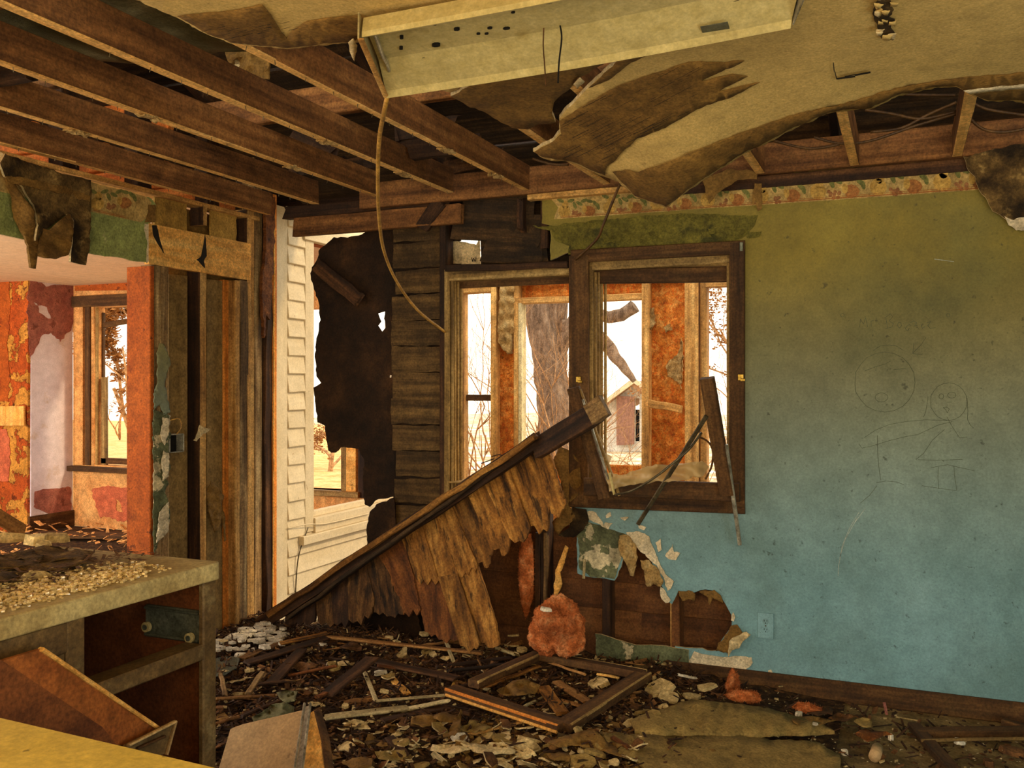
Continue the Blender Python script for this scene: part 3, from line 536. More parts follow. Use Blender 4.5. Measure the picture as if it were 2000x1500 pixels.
# left unit: head board and jamb stack
bb('head_casing', (868, 524), (1112, 517), pxm(14), M['dark'], rag=.02, jit=.003, seg=5)
def wb_box(name, u0, u1, v0, v1, y0, y1, m):
    "a box whose front face spans pixel u0..u1, v0..v1 at depth y0"
    a = AY(u0, v0, y0); b = AY(u1, v1, y0)
    return box(name, min(a.x, b.x), max(a.x, b.x), y0, y1, min(a.z, b.z), max(a.z, b.z), m, w1, jit=.0008, seg=3)
wb_box('jamb', 867, 878, 527, 1000, YB, YB+.12, M['jamb'])
for i, (u, y) in enumerate(((880, .01), (885, .035), (891, .06), (897, .09))): wb_box('sash_stop', u, u+5, 538, 985, YB+y, YB+y+.012, M['jamb'])
wb_box('head_jamb', 870, 1114, 529, 537, YB, YB+.12, M['jamb'])
wb_box('sash_rail', 893, 1114, 541, 553, YB+.075, YB+.1, M['frame'])
wb_box('sill', 870, 1114, 940, 955, YB+.0, YB+.15, M['jamb'])
wb_box('jamb', 1150, 1158, 520, 965, YB, YB+.13, M['jamb'])
for i, (u, y) in enumerate(((1160, .01), (1166, .035), (1172, .06), (1179, .09))): wb_box('sash_stop', u, u+5, 532, 955, YB+y, YB+y+.012, M['jamb'])
wb_box('head_jamb', 1150, 1428, 505, 514, YB, YB+.12, M['jamb'])
bb('sash_rail', (1165, 540), (1424, 536), pxm(30), M['frame'], T=.03, y=YB+.06, jit=.001)
bb('blind_rail', (1158, 522), (1422, 516), pxm(6), M['jamb'], T=.02, y=YB+.02, jit=.001)
wb_box('jamb', 1419, 1427, 514, 965, YB, YB+.13, M['jamb'])
wb_box('sill', 1120, 1440, 938, 950, YB+.02, YB+.14, M['frame'])
for (u, v) in ((1130, 741), (1447, 737)):
    a = AY(u, v, Yf-.02); bar('latch', a+Vector((-.012, 0, 0)), a+Vector((.012, 0, 0)), .03, .008, M['brass'], w1); bar('latch', a+Vector((.0, -.006, -.012)), a+Vector((.02, -.006, -.012)), .014, .01, M['brass'], w1)
a = AY(1448, 482, Yf-.02); bar('latch', a+Vector((0, 0, -.02)), a+Vector((0, 0, .02)), .016, .006, M['galv'], w1, side=(1, 0, 0))

# ---- left wall
wl_ = empty('wall_left', (XL, 3.4, 0)); struct(wl_, 'stripped left wall with bare studs, green painted header and wide opening', 'wall')
sheet('drywall_header', [(-90, 265), (0, 300), (150, 350), (296, 388), (305, 400), (296, 432), (290, 440), (286, 512), (180, 496, 0), (-90, 438, 0)], LW(), (-.013, 0, 0), M['green'], wl_, grid=40, step=8, amp=2, edge=M['gyp_edge'])
ltop = lambda u: 304+(u-0)*(384-304)/300*1.02+10
lbot = lambda u: 372+(u-0)*(436-372)/283
sheet('wallpaper_border', [(-90, 278), (0, 306), (180, 356), (285, 384), (296, 396), (288, 425), (275, 434, 0), (180, 414, 0), (0, 374, 0), (-90, 352, 0)], LW(XL+.0012), (-.001, 0, 0), M['border'], wl_, step=8, amp=1.5)
V, Fc, fm = printed(182, 245, lambda u, v, d: AX(u, v, XL+.0016+d), ltop, lbot)
link('printed_fruit_pattern', V, Fc, PM, wl_, fm=fm)
V, Fc, fm = printed(-60, -5, lambda u, v, d: AX(u, v, XL+.0016+d), ltop, lbot)
link('printed_fruit_pattern', V, Fc, PM, wl_, fm=fm)
sheet('exposed_gypsum', [(283, 437), (293, 437), (292, 510), (286, 514), (288, 470), (282, 450)], LW(XL+.002), (-.003, 0, 0), M['white_peel'], wl_, step=5, amp=1.5)
sheet('torn_paper', [(290, 400), (304, 400), (303, 434), (283, 434), (290, 415)], LW(XL+.006), (-.003, 0, 0), M['kraft'], wl_, step=5, amp=1)
# mouldy torn flaps hanging from the header
FL = lambda amp, o=0: (lambda u, v: AX(u, v, XL+.03+amp*(.5+noise.noise(Vector((u/45, v/60, o))))))
sheet('mouldy_flap', [(0, 318), (10, 300), (60, 318), (110, 335), (178, 352), (179, 380), (178, 420), (177, 470), (170, 505), (168, 518), (138, 511), (142, 470), (144, 430), (130, 418), (85, 452), (70, 470), (75, 440), (66, 400), (40, 360), (10, 345)], FL(.06), (-.012, 0, 0), M['dark_kraft'], wl_, grid=12, step=6, amp=2, edge=M['gyp_edge'], smooth=True)
sheet('mouldy_flap', [(10, 346), (26, 352), (44, 380), (68, 412), (72, 455), (78, 470), (76, 482), (70, 525), (60, 522), (56, 480), (45, 455), (30, 425), (24, 380)], FL(.09, 4), (-.012, 0, 0), M['kraft'], wl_, grid=9, step=6, amp=1.5, smooth=True)
sheet('mouldy_flap', [(84, 446), (100, 449), (120, 430), (137, 418), (144, 434), (140, 480), (134, 498), (110, 506), (90, 504), (76, 500)], FL(.11, 9), (-.012, 0, 0), M['kraft'], wl_, grid=9, step=6, amp=1.5, smooth=True)
sheet('ragged_strip', [(14, 344), (100, 356), (178, 382), (176, 394), (100, 372), (20, 356)], FL(.075, 0), (-.01, 0, 0), M['kraft'], wl_, grid=9, step=5, amp=3)
sheet('ragged_strip', [(0, 296), (22, 306), (24, 314), (10, 318), (-40, 300), (-40, 285)], FL(.05, 0), (-.01, 0, 0), M['gyp_edge'], wl_, grid=9, step=5, amp=3)
# board across the studs
sheet('header_board', [(291, 436, 0), (490, 476, 0), (490, 548, 0), (291, 515, 0)], LW(XL+.004), (-.03, 0, 0), M['pine'], wl_)
for pg in ([(297, 440), (306, 440), (313, 470), (321, 496), (308, 476), (299, 458)], [(401, 458), (403, 480), (404, 500), (398, 510), (401, 524), (392, 515), (384, 507), (393, 500), (397, 480)]):
    sheet('burn_mark', pg, LW(XL+.0055), (-.001, 0, 0), M['ink'], wl_, step=5, amp=1)
# studs (px of their room-facing face)
def lstud(u0, u1, v0, v1, m, x=XL, dep=.09, darkened=False, **k):
    a, b = AX(u0, 750, x).y, AX(u1, 750, x).y
    zt, zb = AX((u0+u1)/2, v0, x).z, max(0, AX((u0+u1)/2, v1, x).z)
    o = box('stud', x-dep, x, a, b, zb, zt, m, wl_, **{**dict(jit=.0015, seg=6), **k})
    if darkened:  # near faces get a dark colour that stands in for their shade
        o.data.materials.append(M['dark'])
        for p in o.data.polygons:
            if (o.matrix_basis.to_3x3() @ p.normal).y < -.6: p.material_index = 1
    return o
lstud(302, 315, 518, 1300, M['grey_stud'], jit=.005); lstud(316, 330, 518, 1300, M['grey_stud'], jit=.003)
lstud(390, 404, 520, 1300, M['stud'], jit=.002, darkened=True); lstud(396, 405, 400, 440, M['stud'], darkened=True); lstud(482, 497, 410, 1260, M['stud'], rag=.01, darkened=True)
lstud(497, 512, 300, 1260, M['grey_stud'], dep=.09, x=XL-.01); lstud(460, 469, 548, 1260, M['stud'])
lstud(469, 485, 548, 1260, M['grey_stud'], jit=.004); lstud(437, 460, 548, 1260, M['stud_orange'], x=XL-.05, dep=.04)
lstud(519, 533, 330, 1240, M['dark'], x=XL+.01, jit=.006, seg=12); lstud(533, 541, 380, 1240, M['stud_orange'], x=XL+.015, dep=.03)
sheet('rotted_post_face', [(514, 380), (538, 385), (537, 430), (534, 520), (530, 590), (528, 625), (520, 615), (517, 660), (514, 620), (512, 560), (518, 500), (520, 440)], LW(XL+.03), (-.02, 0, 0), M['rust'], wl_, step=6, amp=2.5, grid=9)
bar('edge_strip', AX(536, 390, XL+.02), AX(533, 1215, XL+.02), .008, .008, M['pine'], wl_, side=(0, 1, 0), jit=.002, seg=16)
# panels between the studs (backs of the boards in the next room)
for (u0, u1, v0, v1) in ((300, 520, 330, 470), (325, 520, 470, 1300)):
    a, b = AX(u0, 750, XL-.10).y, AX(u1, 750, XL-.10).y
    box('back_panel', XL-.112, XL-.10, a, b, max(0, AX(u0, v1, XL-.1).z), 2.37 if v0 < 400 else AX(u0, v0, XL-.1).z, M['kraft'], wl_)
for (u0, u1, v0, v1) in ((330, 366, 535, 1250), (404, 436, 545, 1250)):
    sheet('grey_panel', [(u0, v0, 0), (u1, v0+4, 0), (u1, v1, 0), (u0, v1, 0)], LW(XL-.06), (-.012, 0, 0), M['tanpanel'], wl_)
box('cavity_shade_strip', XL-.1, XL-.085, AX(366, 750, XL-.09).y, AX(391, 750, XL-.09).y, 0, 2.0, M['dark'], wl_)  # dark strip added as the shade in the gap between studs
for (u0, u1, v0, v1) in ((302, 365, 385, 450), (412, 462, 400, 470)):
    sheet('yellow_panel', [(u0, v0), (u1, v0+12), (u1, v1+12, 0), (u0, v1, 0)], LW(XL-.03), (-.012, 0, 0), M['yellow_plaster'], wl_, step=6, amp=1.5)
box('top_plate', XL-.09, XL, 2.2, AX(508, 750, XL).y, 2.375, 2.40, M['stud'], wl_)
# orange painted post and its peeling edge
ya = AX(303, 750, XL).y
box('orange_post', XL-.16, XL-.002, ya-.03, ya-.002, 0, AX(300, 520, XL).z, M['orange_paint'], wl_)
V = []
for i, pg in enumerate(([(306, 690), (312, 670), (320, 672), (328, 688), (334, 712), (326, 730), (322, 755), (330, 785), (333, 805), (320, 810), (312, 790), (302, 800), (300, 770), (308, 745)],
           [(300, 800), (318, 806), (334, 812), (332, 830), (318, 836), (334, 845), (328, 900), (334, 915), (320, 930), (330, 945), (322, 960), (330, 985), (332, 1010), (326, 1040), (312, 1055), (302, 1080), (299, 1040), (300, 940), (299, 860)])):
    sheet('peeling_paint', pg, lambda u, v: AX(u, v, XL+.012+.03*abs(noise.noise(Vector((u/9, v/14, 1))))), (-.003, 0, 0), M['teal'] if i == 0 else M['teal_scuffed'], wl_, grid=5, step=5, amp=2, smooth=True)
for pg in ([(318, 815), (332, 818), (330, 845), (322, 870), (314, 850)], [(320, 880), (330, 885), (330, 930), (318, 940), (316, 900)], [(312, 1000), (330, 980), (330, 1035), (318, 1050), (306, 1060)]):
    sheet('curled_paper', pg, lambda u, v: AX(u, v, XL+.03+.03*abs(noise.noise(Vector((u/7, v/9, 6))))), (-.003, 0, 0), M['white_peel'], wl_, grid=4, step=4, amp=2, smooth=True)
sheet('peeling_paint', [(403, 960), (412, 940), (420, 945), (438, 968), (432, 985), (440, 1010), (442, 1055), (438, 1058), (434, 1010), (426, 1035), (420, 1040), (408, 1000)], lambda u, v: AX(u, v, XL-.03+.04*abs(noise.noise(Vector((u/9, v/14, 3))))), (-.003, 0, 0), M['kraft'], wl_, grid=5, step=5, amp=1.5, smooth=True)
sheet('peeling_paint', [(390, 830), (398, 835), (412, 838), (402, 846), (396, 848), (384, 862), (378, 860), (386, 845)], lambda u, v: AX(u, v, XL+.02), (-.003, 0, 0), M['gyp_edge'], wl_, step=5, amp=1.5)
# ---- next room / bay beyond the opening (its own walls)
XW = -7.73; YW = 6.81; YO = 6.29
wn = empty('wall_wing', (XW, YO, 0)); struct(wn, 'bay walls of the next room, white plaster and peeling orange paint', 'wall')
box('white_wall', XW-.1, XW, YO+.03, YW, 0, 2.42, M['bay_white'], wn)
sheet('pink_paint', [(56, 545), (70, 548), (90, 560), (143, 552), (146, 590), (140, 640), (118, 668), (100, 650), (82, 655), (66, 690), (58, 700), (55, 640)], lambda u, v: AX(u, v, XW+.004), (-.003, 0, 0), M['pink_peel'], wn, step=5, amp=4, holes=[[(66, 590), (92, 600), (100, 622), (76, 610)]])
sheet('pink_paint', [(68, 960), (90, 955), (138, 952), (140, 1000), (100, 1006), (66, 990)], lambda u, v: AX(u, v, XW+.004), (-.003, 0, 0), M['pink_peel'], wn, step=5, amp=3)
sheet('orange_wall', [(-260, 540, 0), (55, 536, 0), (53, 1040, 0), (-260, 1040, 0)], lambda u, v: AY(u, v, YO), (0, .1, 0), M['orange_peel'], wn)
for (u0, v0, u1, v1, w_) in ((-260, 815, 48, 812, .19),): bar('wood_rail', AY(u0, v0, YO-.03), AY(u1, v1, YO-.03), w_, .02, M['pine'], wn)
sheet('red_paint', [(-260, 545, 0), (16, 540), (20, 600), (14, 680), (20, 760), (16, 785), (-260, 790, 0)], lambda u, v: AY(u, v, YO-.006), (0, .005, 0), M['orange_paint'], wn, step=6, amp=3)
sheet('red_paint', [(-260, 840, 0), (12, 838), (20, 880), (16, 940), (-260, 950, 0)], lambda u, v: AY(u, v, YO-.006), (0, .005, 0), M['red_paint'], wn, step=6, amp=3)
# window wall with two openings
wx = lambda u: AY(u, 700, YW).x
zt, zb = 2.2, .62
x2a, x2b = wx(183), wx(183)+1.0
x4a, x4b = wx(560), wx(668)
o = sheet('window_wall', [(XW, 0, 0), (-3.6, 0, 0), (-3.6, 2.42, 0), (XW, 2.42, 0)], lambda u, v: (u, YW, v), (0, .14, 0), M['peach'], wn, holes=[[(x2a, zb, 0), (x2b, zb, 0), (x2b, zt, 0), (x2a, zt, 0)], [(x4a, .5, 0), (x4b, .5, 0), (x4b, 2.1, 0), (x4a, 2.1, 0)], [(wx(722), 1.5, 0), (wx(785), 1.5, 0), (wx(785), 2.1, 0), (wx(722), 2.1, 0)]])
sheet('red_paint', [(178, 958), (200, 950), (262, 955), (262, 1015), (235, 1018), (215, 1010), (196, 1012), (186, 990)], lambda u, v: AY(u, v, YW-.006), (0, .005, 0), M['red_paint'], wn, step=5, amp=4, holes=[[(225, 975), (232, 978), (240, 1000), (228, 998)]])
sheet('orange_cornice', [(146, 548, 0), (300, 542, 0), (300, 566, 0), (146, 568, 0)], lambda u, v: AY(u, v, YW-.012), (0, .01, 0), M['orange_paint'], wn)
w2 = empty('window_2', (x2a, YW, zb)); struct(w2, 'weathered sash window in the orange bay of the next room', 'window')
box('head_casing', wx(146), wx(320), YW-.04, YW, 2.2, 2.31, M['frame'], w2)
box('side_casing', wx(150), wx(166), YW-.03, YW, .62, 2.2, M['peach'], w2)
box('jamb', wx(168), wx(178), YW-.02, YW+.12, .62, 2.2, M['frame'], w2)
box('jamb', wx(178), wx(184), YW+.02, YW+.06, .62, 2.2, M['jamb'], w2)
box('sash_stile', wx(186), wx(196), YW+.07, YW+.1, .62, 1.5, M['jamb'], w2)
box('sash_stile', wx(180), wx(186), YW+.1, YW+.13, 1.2, 2.15, M['frame'], w2)
bar('sash_rail', (wx(190), YW+.09, 2.02), (wx(300), YW+.09, 2.1), .05, .04, M['frame'], w2)
box('sash_rail', wx(186), wx(300), YW+.07, YW+.11, .63, .69, M['frame'], w2)
box('sill', wx(143), wx(320), YW-.08, YW+.1, .56, .61, M['frame'], w2)
w4 = empty('window_4', (x4a, YW, .5)); struct(w4, 'bare window opening of the next room seen through the outside window', 'window')
box('jamb', x4b, x4b+.06, YW-.02, YW+.12, .5, 2.1, M['jamb'], w4); box('side_casing', x4b+.06, x4b+.16, YW-.03, YW, .45, 2.15, M['pine'], w4); box('side_casing', x4b+.18, x4b+.25, YW-.03, YW, .45, 2.15, M['dark'], w4); box('sill', x4a, x4b+.2, YW-.06, YW+.1, .45, .5, M['jamb'], w4)
o = box('baseboard_wing', XW, XW+.02, YO, YW, 0, .16, M['frame']); struct(o, 'dark baseboard at the foot of the white bay wall', 'baseboard')
o = box('floor_wing', -9.5, XL-.02, 1.2, YW, -.06, 0, M['mulch']); struct(o, 'rubble covered floor of the next room', 'floor')
o = sheet('ceiling_wing', [(-9.4, 2.9, 0), (-3.6, 2.9, 0), (-3.6, YW, 0), (-9.4, YW, 0)], lambda u, v: (u, v, 2.42), (0, 0, .015), M['pink_ceiling'], holes=[[(-8.2, 3.0, 0), (-6.2, 3.0, 0), (-6.0, 3.5), (-5.9, 4.1), (-6.6, 4.3), (-8.2, 4.2)]], step=.06, amp=.03)
struct(o, 'pale peach ceiling of the next room, broken open near the doorway', 'ceiling')
o = box('wall_wing_far', -9.5, -9.4, 1.2, YO, 0, 2.6, M['orange_paint']); struct(o, 'far orange wall of the next room', 'wall')
# attic timbers over the wing
at = empty('attic_wing', (-5, 4, 2.42)); struct(at, 'orange lit attic framing above the next room', 'ceiling')
for y in (2.55, 2.95, 3.35, 3.75, 4.15, 4.55): box('ceiling_joist', -8.5, XL-.15, y, y+.04, 2.47, 2.61, M['beam_orange'], at)
for i in range(9):
    x = -3.7-i*.42; z = 2.9+i*.13
    bar('roof_board', (x, 1.2, z), (x, 7.0, z), .40 if i not in (5,) else .2, .02, M['beam_orange'], at, side=(-1, 0, .31), rag=.05)
for y in (2.4, 3.1, 3.8, 4.5, 5.2): bar('rafter', (-3.6, y, 2.8), (-7.5, y, 4.0), .12, .04, M['beam_orange'], at, side=(0, 0, 1))
for u in (118, 265, 402, 480):
    p = AX(u, 250, XL-.12); box('cripple_stud', XL-.2, XL-.11, p.y, p.y+.1, 2.42, 2.95, M['dark'], at)
# ---- clapboard wall outside, at right angles beyond the torn corner
XS = -3.47
ws = empty('wall_siding', (XS, 5.5, 0)); struct(ws, 'cream painted clapboard outside wall seen through the torn corner', 'wall')
yc0, yc1 = AX(543, 700, XS).y, AX(559, 700, XS).y
wy0, wy1 = AX(592, 700, XS).y, 5.95
box('corner_board', XS-.02, XS+.012, yc0-.05, yc1, -.3, 2.5, M['siding'], ws)
box('window_casing', XS-.02, XS+.016, wy0, wy0+.095, .5, 2.33, M['siding'], ws)
box('window_head', XS-.02, XS+.03, wy0-.02, wy1+.12, 2.33, 2.43, M['siding'], ws)
box('window_casing', XS-.02, XS+.016, wy1, wy1+.095, .5, 2.33, M['siding'], ws)
sl = .50
box('window_sill', XS-.02, XS+.05, wy0-.06, wy1+.14, .43, .485, M['siding'], ws)
box('sill_block', XS-.02, XS+.03, wy0+.09, wy1, .485, .58, M['siding'], ws)
ex = .112
for i in range(25):
    z0 = -.3+i*ex; z1 = z0+ex+.012
    segs = [(yc1, wy0), (wy1+.095, 7.0)] if z0 > .40 and z0 < 2.33 else [(yc1, 7.0)]
    if i % 2: segs = [s2 for s in segs for s2 in ([s] if s[1]-s[0] < 1.3 else [(s[0], s[0]+.9), (s[0]+.9, s[1])])]
    for a, b in segs:
        bar('clapboard', (XS+.007+R(0, .002), a, (z0+z1)/2+R(-.003, .003)), (XS+.007, b-.003, (z0+z1)/2), ex+.012, .012, M['siding'], ws, side=(-.016/ex, 0, 1), jit=.0006, seg=3)
sheet('sheathing', [(yc0-.05, -.3, 0), (7.0, -.3, 0), (7.0, 2.5, 0), (yc0-.05, 2.5, 0)], lambda u, v: (XS-.03, u, v), (-.07, 0, 0), M['orange_paint'], ws, holes=[[(wy0+.09, .58, 0), (wy1, .58, 0), (wy1, 2.33, 0), (wy0+.09, 2.33, 0)]])
w3 = empty('window_3', (XS, wy0+.1, .58)); struct(w3, 'cream window frame in the clapboard wall, glass gone', 'window')
box('jamb', XS-.10, XS+.0, wy0+.095, wy0+.112, .58, 2.33, M['siding'], w3); box('sash_stop', XS-.03, XS-.012, wy0+.112, wy0+.13, .58, 2.33, M['jamb'], w3); box('sash_stop', XS-.07, XS-.05, wy0+.112, wy0+.135, .58, 2.33, M['siding'], w3)
box('sash_rail', XS-.05, XS-.01, wy0+.11, wy1, .58, .62, M['siding'], w3); box('jamb', XS-.10, XS, wy1-.015, wy1, .58, 2.33, M['siding'], w3)
tube('phone_wire', [(XS+.03, AX(594, 1030, XS).y, AX(594, 1030, XS).z), AX(586, 1075, XS+.03), AX(580, 1110, XS+.03), AX(577, 1160, XS+.03)], .004, M['dark_metal'], ws)
tube('phone_wire', [AX(562, 1032, XS+.02), AX(600, 1024, XS+.04), AX(640, 1022, XS+.04), AX(720, 1003, XS+.04)], .004, M['siding'], ws)
# ---- porch wall behind the window
YP = 6.6
wp = empty('wall_porch', (-2, YP, 0)); struct(wp, 'unfinished porch wall of studs and orange flake board beyond the window', 'wall')
def pb(name, u0, u1, v0, v1, m, y=YP, dep=.09, **k):
    a, b = AY(u0, v1, y), AY(u1, v0, y)
    um = (u0+u1)/2; return box(name, a.x, b.x, y, y+dep, AY(um, v1, y).z, AY(um, v0, y).z, m, wp, **{**dict(jit=.0015, seg=4), **k})
pb('stud', 958, 968, 520, 1000, M['stud']); pb('stud', 1003, 1012, 520, 1000, M['stud']); pb('white_trim', 1012, 1019, 592, 1000, M['pale_wood'])
pb('stud', 1253, 1267, 520, 1000, M['stud']); pb('stud', 1337, 1363, 520, 1000, M['stud'], y=YP-.03); pb('stud', 1367, 1380, 520, 1000, M['stud'])
pb('header', 1006, 1254, 577, 589, M['stud']); pb('plate', 860, 1470, 520, 548, M['stud'], y=YP+.001)
pb('stud', 862, 905, 520, 1000, M['stud']); pb('header', 905, 958, 550, 572, M['stud']); pb('stud', 1425, 1480, 520, 1000, M['stud']); pb('header', 1378, 1430, 548, 560, M['stud'])
pb('sash_rail', 905, 958, 771, 783, M['frame'], y=YP+.05, dep=.04)
pb('osb_panel', 966, 1006, 520, 758, M['osb'], y=YP+.09, dep=.012); pb('osb_panel', 966, 1006, 756, 815, M['osb'], y=YP+.09, dep=.012); pb('osb_panel', 966, 1006, 814, 1000, M['osb'], y=YP+.09, dep=.012)
pb('osb_panel', 1010, 1130, 535, 580, M['osb'], y=YP+.09, dep=.012); pb('osb_panel', 1130, 1256, 535, 580, M['osb'], y=YP+.09, dep=.012)
pb('osb_panel', 1262, 1345, 535, 1000, M['osb'], y=YP+.09, dep=.012)
pb('osb_panel', 1000, 1256, 905, 1060, M['osb'], y=YP+.09, dep=.012); pb('osb_panel', 860, 960, 930, 1060, M['osb'], y=YP+.09, dep=.012)
bar('broken_board', AY(1264, 787, YP-.04), AY(1334, 800, YP-.04), .055, .03, M['stud'], wp, rag=.03, jit=.004, seg=4)
V, Fc = [], []
for pg in ([(976, 548), (1003, 548), (1003, 620), (1000, 690), (990, 692), (980, 680), (972, 668), (974, 600)],):
    sheet('insulation_batt', pg, lambda u, v: AY(u, v, YP+.02-.07*abs(noise.noise(Vector((u/14, v/24, 0))))), (0, .03, 0), M['insul_beige'], wp, grid=5, step=5, amp=2.5, smooth=True)
for pg in ([(1324, 690), (1330, 660), (1334, 700), (1330, 760), (1322, 745), (1304, 735), (1300, 715), (1314, 700)], [(1296, 640), (1308, 632), (1312, 645), (1300, 650)], [(1264, 610), (1276, 600), (1280, 630), (1270, 650), (1264, 640)]):
    sheet('insulation_tuft', pg, lambda u, v: AY(u, v, YP+.05-.05*abs(noise.noise(Vector((u/10, v/14, 0))))), (0, .03, 0), M['insul_beige'], wp, grid=5, step=4, amp=2.5, smooth=True)
o = box('floor_porch', -3.4, 1.5, 4.6, 6.9, -.12, -.06, M['mulch']); struct(o, 'porch floor behind the window', 'floor')
# ---- ground, shed, trees, shrubs
def gz(x, y): return -.30-.019*max(0, y-7)+.05*noise.noise(Vector((x*.3, y*.3, 0)))
n = 60; V, Fc = [], []
for i in range(n+1):
    for j in range(n+1):
        x = -45+90*i/n; y = 4.5+(j/n)**1.8*110; V.append((x, y, gz(x, y)))
for i in range(n):
    for j in range(n): a = i*(n+1)+j; Fc.append((a, a+n+1, a+n+2, a+1))
o = link('ground', V, Fc, M['ground'], smooth=True); struct(o, 'ground outside with leaf litter and thin snow', 'ground')
o = link('lawn', [(-30, 9, -.26), (-5.9, 9.5, -.27), (-24, 42, -.8), (-60, 42, -.8)], [(0, 1, 2, 3)], M['grass']); struct(o, 'strip of golden dry grass outside left of the house', 'ground')
sd = empty('garden_shed', P(1222, 880, 30)); tag(sd, 'small white shed with open brown door seen through the window', 'shed')
YD = 30*.93
def S(u, v, y=28.0): return AY(u, v, y)
sheet('front_wall', [(1186, 790, 0), (1236, 752, 0), (1290, 790, 0), (1290, 882, 0), (1186, 882, 0)], lambda u, v: S(u, v), (0, .1, 0), M['shed_wall'], sd, holes=[[(1240, 778, 0), (1249, 778, 0), (1249, 862, 0), (1240, 862, 0)]])
sheet('door', [(1204, 773, 0), (1239, 775, 0), (1238, 868, 0), (1204, 870, 0)], lambda u, v: S(u, v, 27.8), (0, .06, 0), M['shed_door'], sd)
for (a, b) in (((1176, 795), (1238, 747)), ((1236, 747), (1300, 795))):
    p, q = S(*a), S(*b); bar('roof_panel', (p+q)/2+Vector((0, -.4, 0)), (p+q)/2+Vector((0, 4, 0)), (q-p).length, .12, M['roofing'], sd, side=(q-p))
sheet('gable_board', [(1186, 778, 0), (1238, 738, 0), (1290, 778, 0), (1290, 786, 0), (1238, 748, 0), (1186, 786, 0)], lambda u, v: S(u, v, 27.5), (0, .1, 0), M['siding'], sd)
box('side_wall', S(1290, 800).x-.1, S(1290, 800).x, 28, 32, S(0, 882).z, S(0, 790).z, M['shed_wall'], sd); box('interior', S(1188, 800).x, S(1288, 800).x, 31, 31.1, S(0, 882).z, S(0, 790).z, M['black'], sd)
def branchy(V, Fc, p, d, L, r, depth, spread, rr, curl=.2, upb=.1):
    pts = [p]; q = p; dd = d.normalized(); m = 5
    for i in range(m):
        dd = (dd+Vector((rr.uniform(-curl, curl), rr.uniform(-curl, curl), rr.uniform(-curl, curl)+upb*.3))).normalized(); q = q+dd*L/m; pts.append(q)
    v, f = tubegeo(pts, lambda t: r*(1-.55*t), 5 if depth > 1 else 3, 1, len(V)); V += v; Fc += f
    if depth:
        for k in range(rr.randint(2, 4)):
            i = rr.randint(2, m); nd = (dd+Vector((rr.uniform(-1, 1), rr.uniform(-1, 1), rr.uniform(-.4, 1)))*spread).normalized()
            branchy(V, Fc, pts[i], nd, L*rr.uniform(.55, .8), r*.5, depth-1, spread, rr, curl, upb)
def tree(name, base, d, L, r, depth, label, cat, m, seed, spread=.8, curl=.2, group=None, upb=.1, n=1):
    rr = random.Random(seed); V, Fc = [], []
    for i in range(n): branchy(V, Fc, Vector(base)+Vector((rr.uniform(-.3, .3), rr.uniform(-.2, .2), 0))*(n > 1), Vector(d)+Vector((rr.uniform(-.5, .5), rr.uniform(-.3, .3), 0))*(n > 1), L, r, depth, spread, rr, curl, upb)
    b = Vector(base); o = link(name, [v-b for v in V], Fc, m, None, Matrix.Translation(b), smooth=True); tag(o, label, cat, group); return o
# big tree: leaning furrowed trunk with limbs
tb = empty('old_tree', (AY(1085, 860, 12).x, 12, -.4)); tag(tb, 'big rough barked tree with leaning trunk right outside the left pane', 'tree')
rr = random.Random(4); V, Fc = [], []
def trunk(pts, r0, r1):
    pts = [AY(u, v, y) for u, v, y in pts]
    q = []
    for i in range(len(pts)-1):
        for k in range(6): q.append(pts[i].lerp(pts[i+1], k/6))
    q.append(pts[-1]); v, f = tubegeo(q, lambda t: (r0+(r1-r0)*t), 12, 1, len(V))
    for i, p in enumerate(v): v[i] = p+Vector((noise.noise(p*6), noise.noise(p*6+Vector((9, 0, 0))), 0))*.03
    V.extend(v); Fc.extend(f)
trunk([(1095, 960, 12), (1088, 850, 12), (1080, 760, 12), (1066, 660, 12), (1045, 560, 12), (1020, 430, 12)], .27, .2)
trunk([(1082, 760, 12.1), (1082, 660, 12.1), (1088, 560, 12), (1100, 430, 12)], .19, .15)
link('trunk', V, Fc, M['bark'], tb, smooth=True)
V, Fc = [], []
trunk([(1086, 690, 12), (1108, 650, 12), (1160, 560, 12), (1230, 500, 12)], .12, .07); trunk([(1190, 680, 12), (1205, 700, 12), (1225, 725, 12), (1240, 745, 12)], .09, .03); trunk([(1160, 610, 12), (1190, 620, 12), (1215, 615, 12), (1240, 598, 12)], .08, .09); trunk([(1100, 640, 12), (1150, 640, 12), (1190, 680, 12)], .12, .09)
link('limb', V, Fc, M['bark'], tb, smooth=True)
sh = [(905, 10.2, 1), (930, 9.8, 2), (948, 10.6, 3), (1030, 10, 4), (1055, 10.6, 5), (1080, 9.6, 6), (1100, 11, 7), (1200, 10.4, 8), (1240, 10.2, 9), (1400, 10.4, 10)]
lab = {1: 'leftmost bare shrub seen through the left window pane', 2: 'second bare shrub from the left through the window', 3: 'tall thin shrub beside the left porch stud outside', 4: 'tangled bare shrub at the foot of the old tree, left side', 5: 'bare shrub in front of the old tree trunk', 6: 'red-brown twiggy shrub just right of the tree foot', 7: 'bare shrub behind the tree near the window mullion', 8: 'low shrub before the shed, left', 9: 'low shrub before the shed door, right', 10: 'shrub seen through the rightmost opening of the porch'}
for u, y, s in sh:
    b = AY(u, 750, y); tall = 1.6 if s in (3, 4, 6) else (.5 if s in (8, 9) else 1.2)
    tree('bare_shrub', (b.x, y, gz(b.x, y)), (0, 0, 1), tall, .016, 4 if s != 3 else 3, lab[s], 'shrub', M['twig'], s, .9, .25, 'bare shrubs outside the window', n=3 if s not in (3,) else 2)
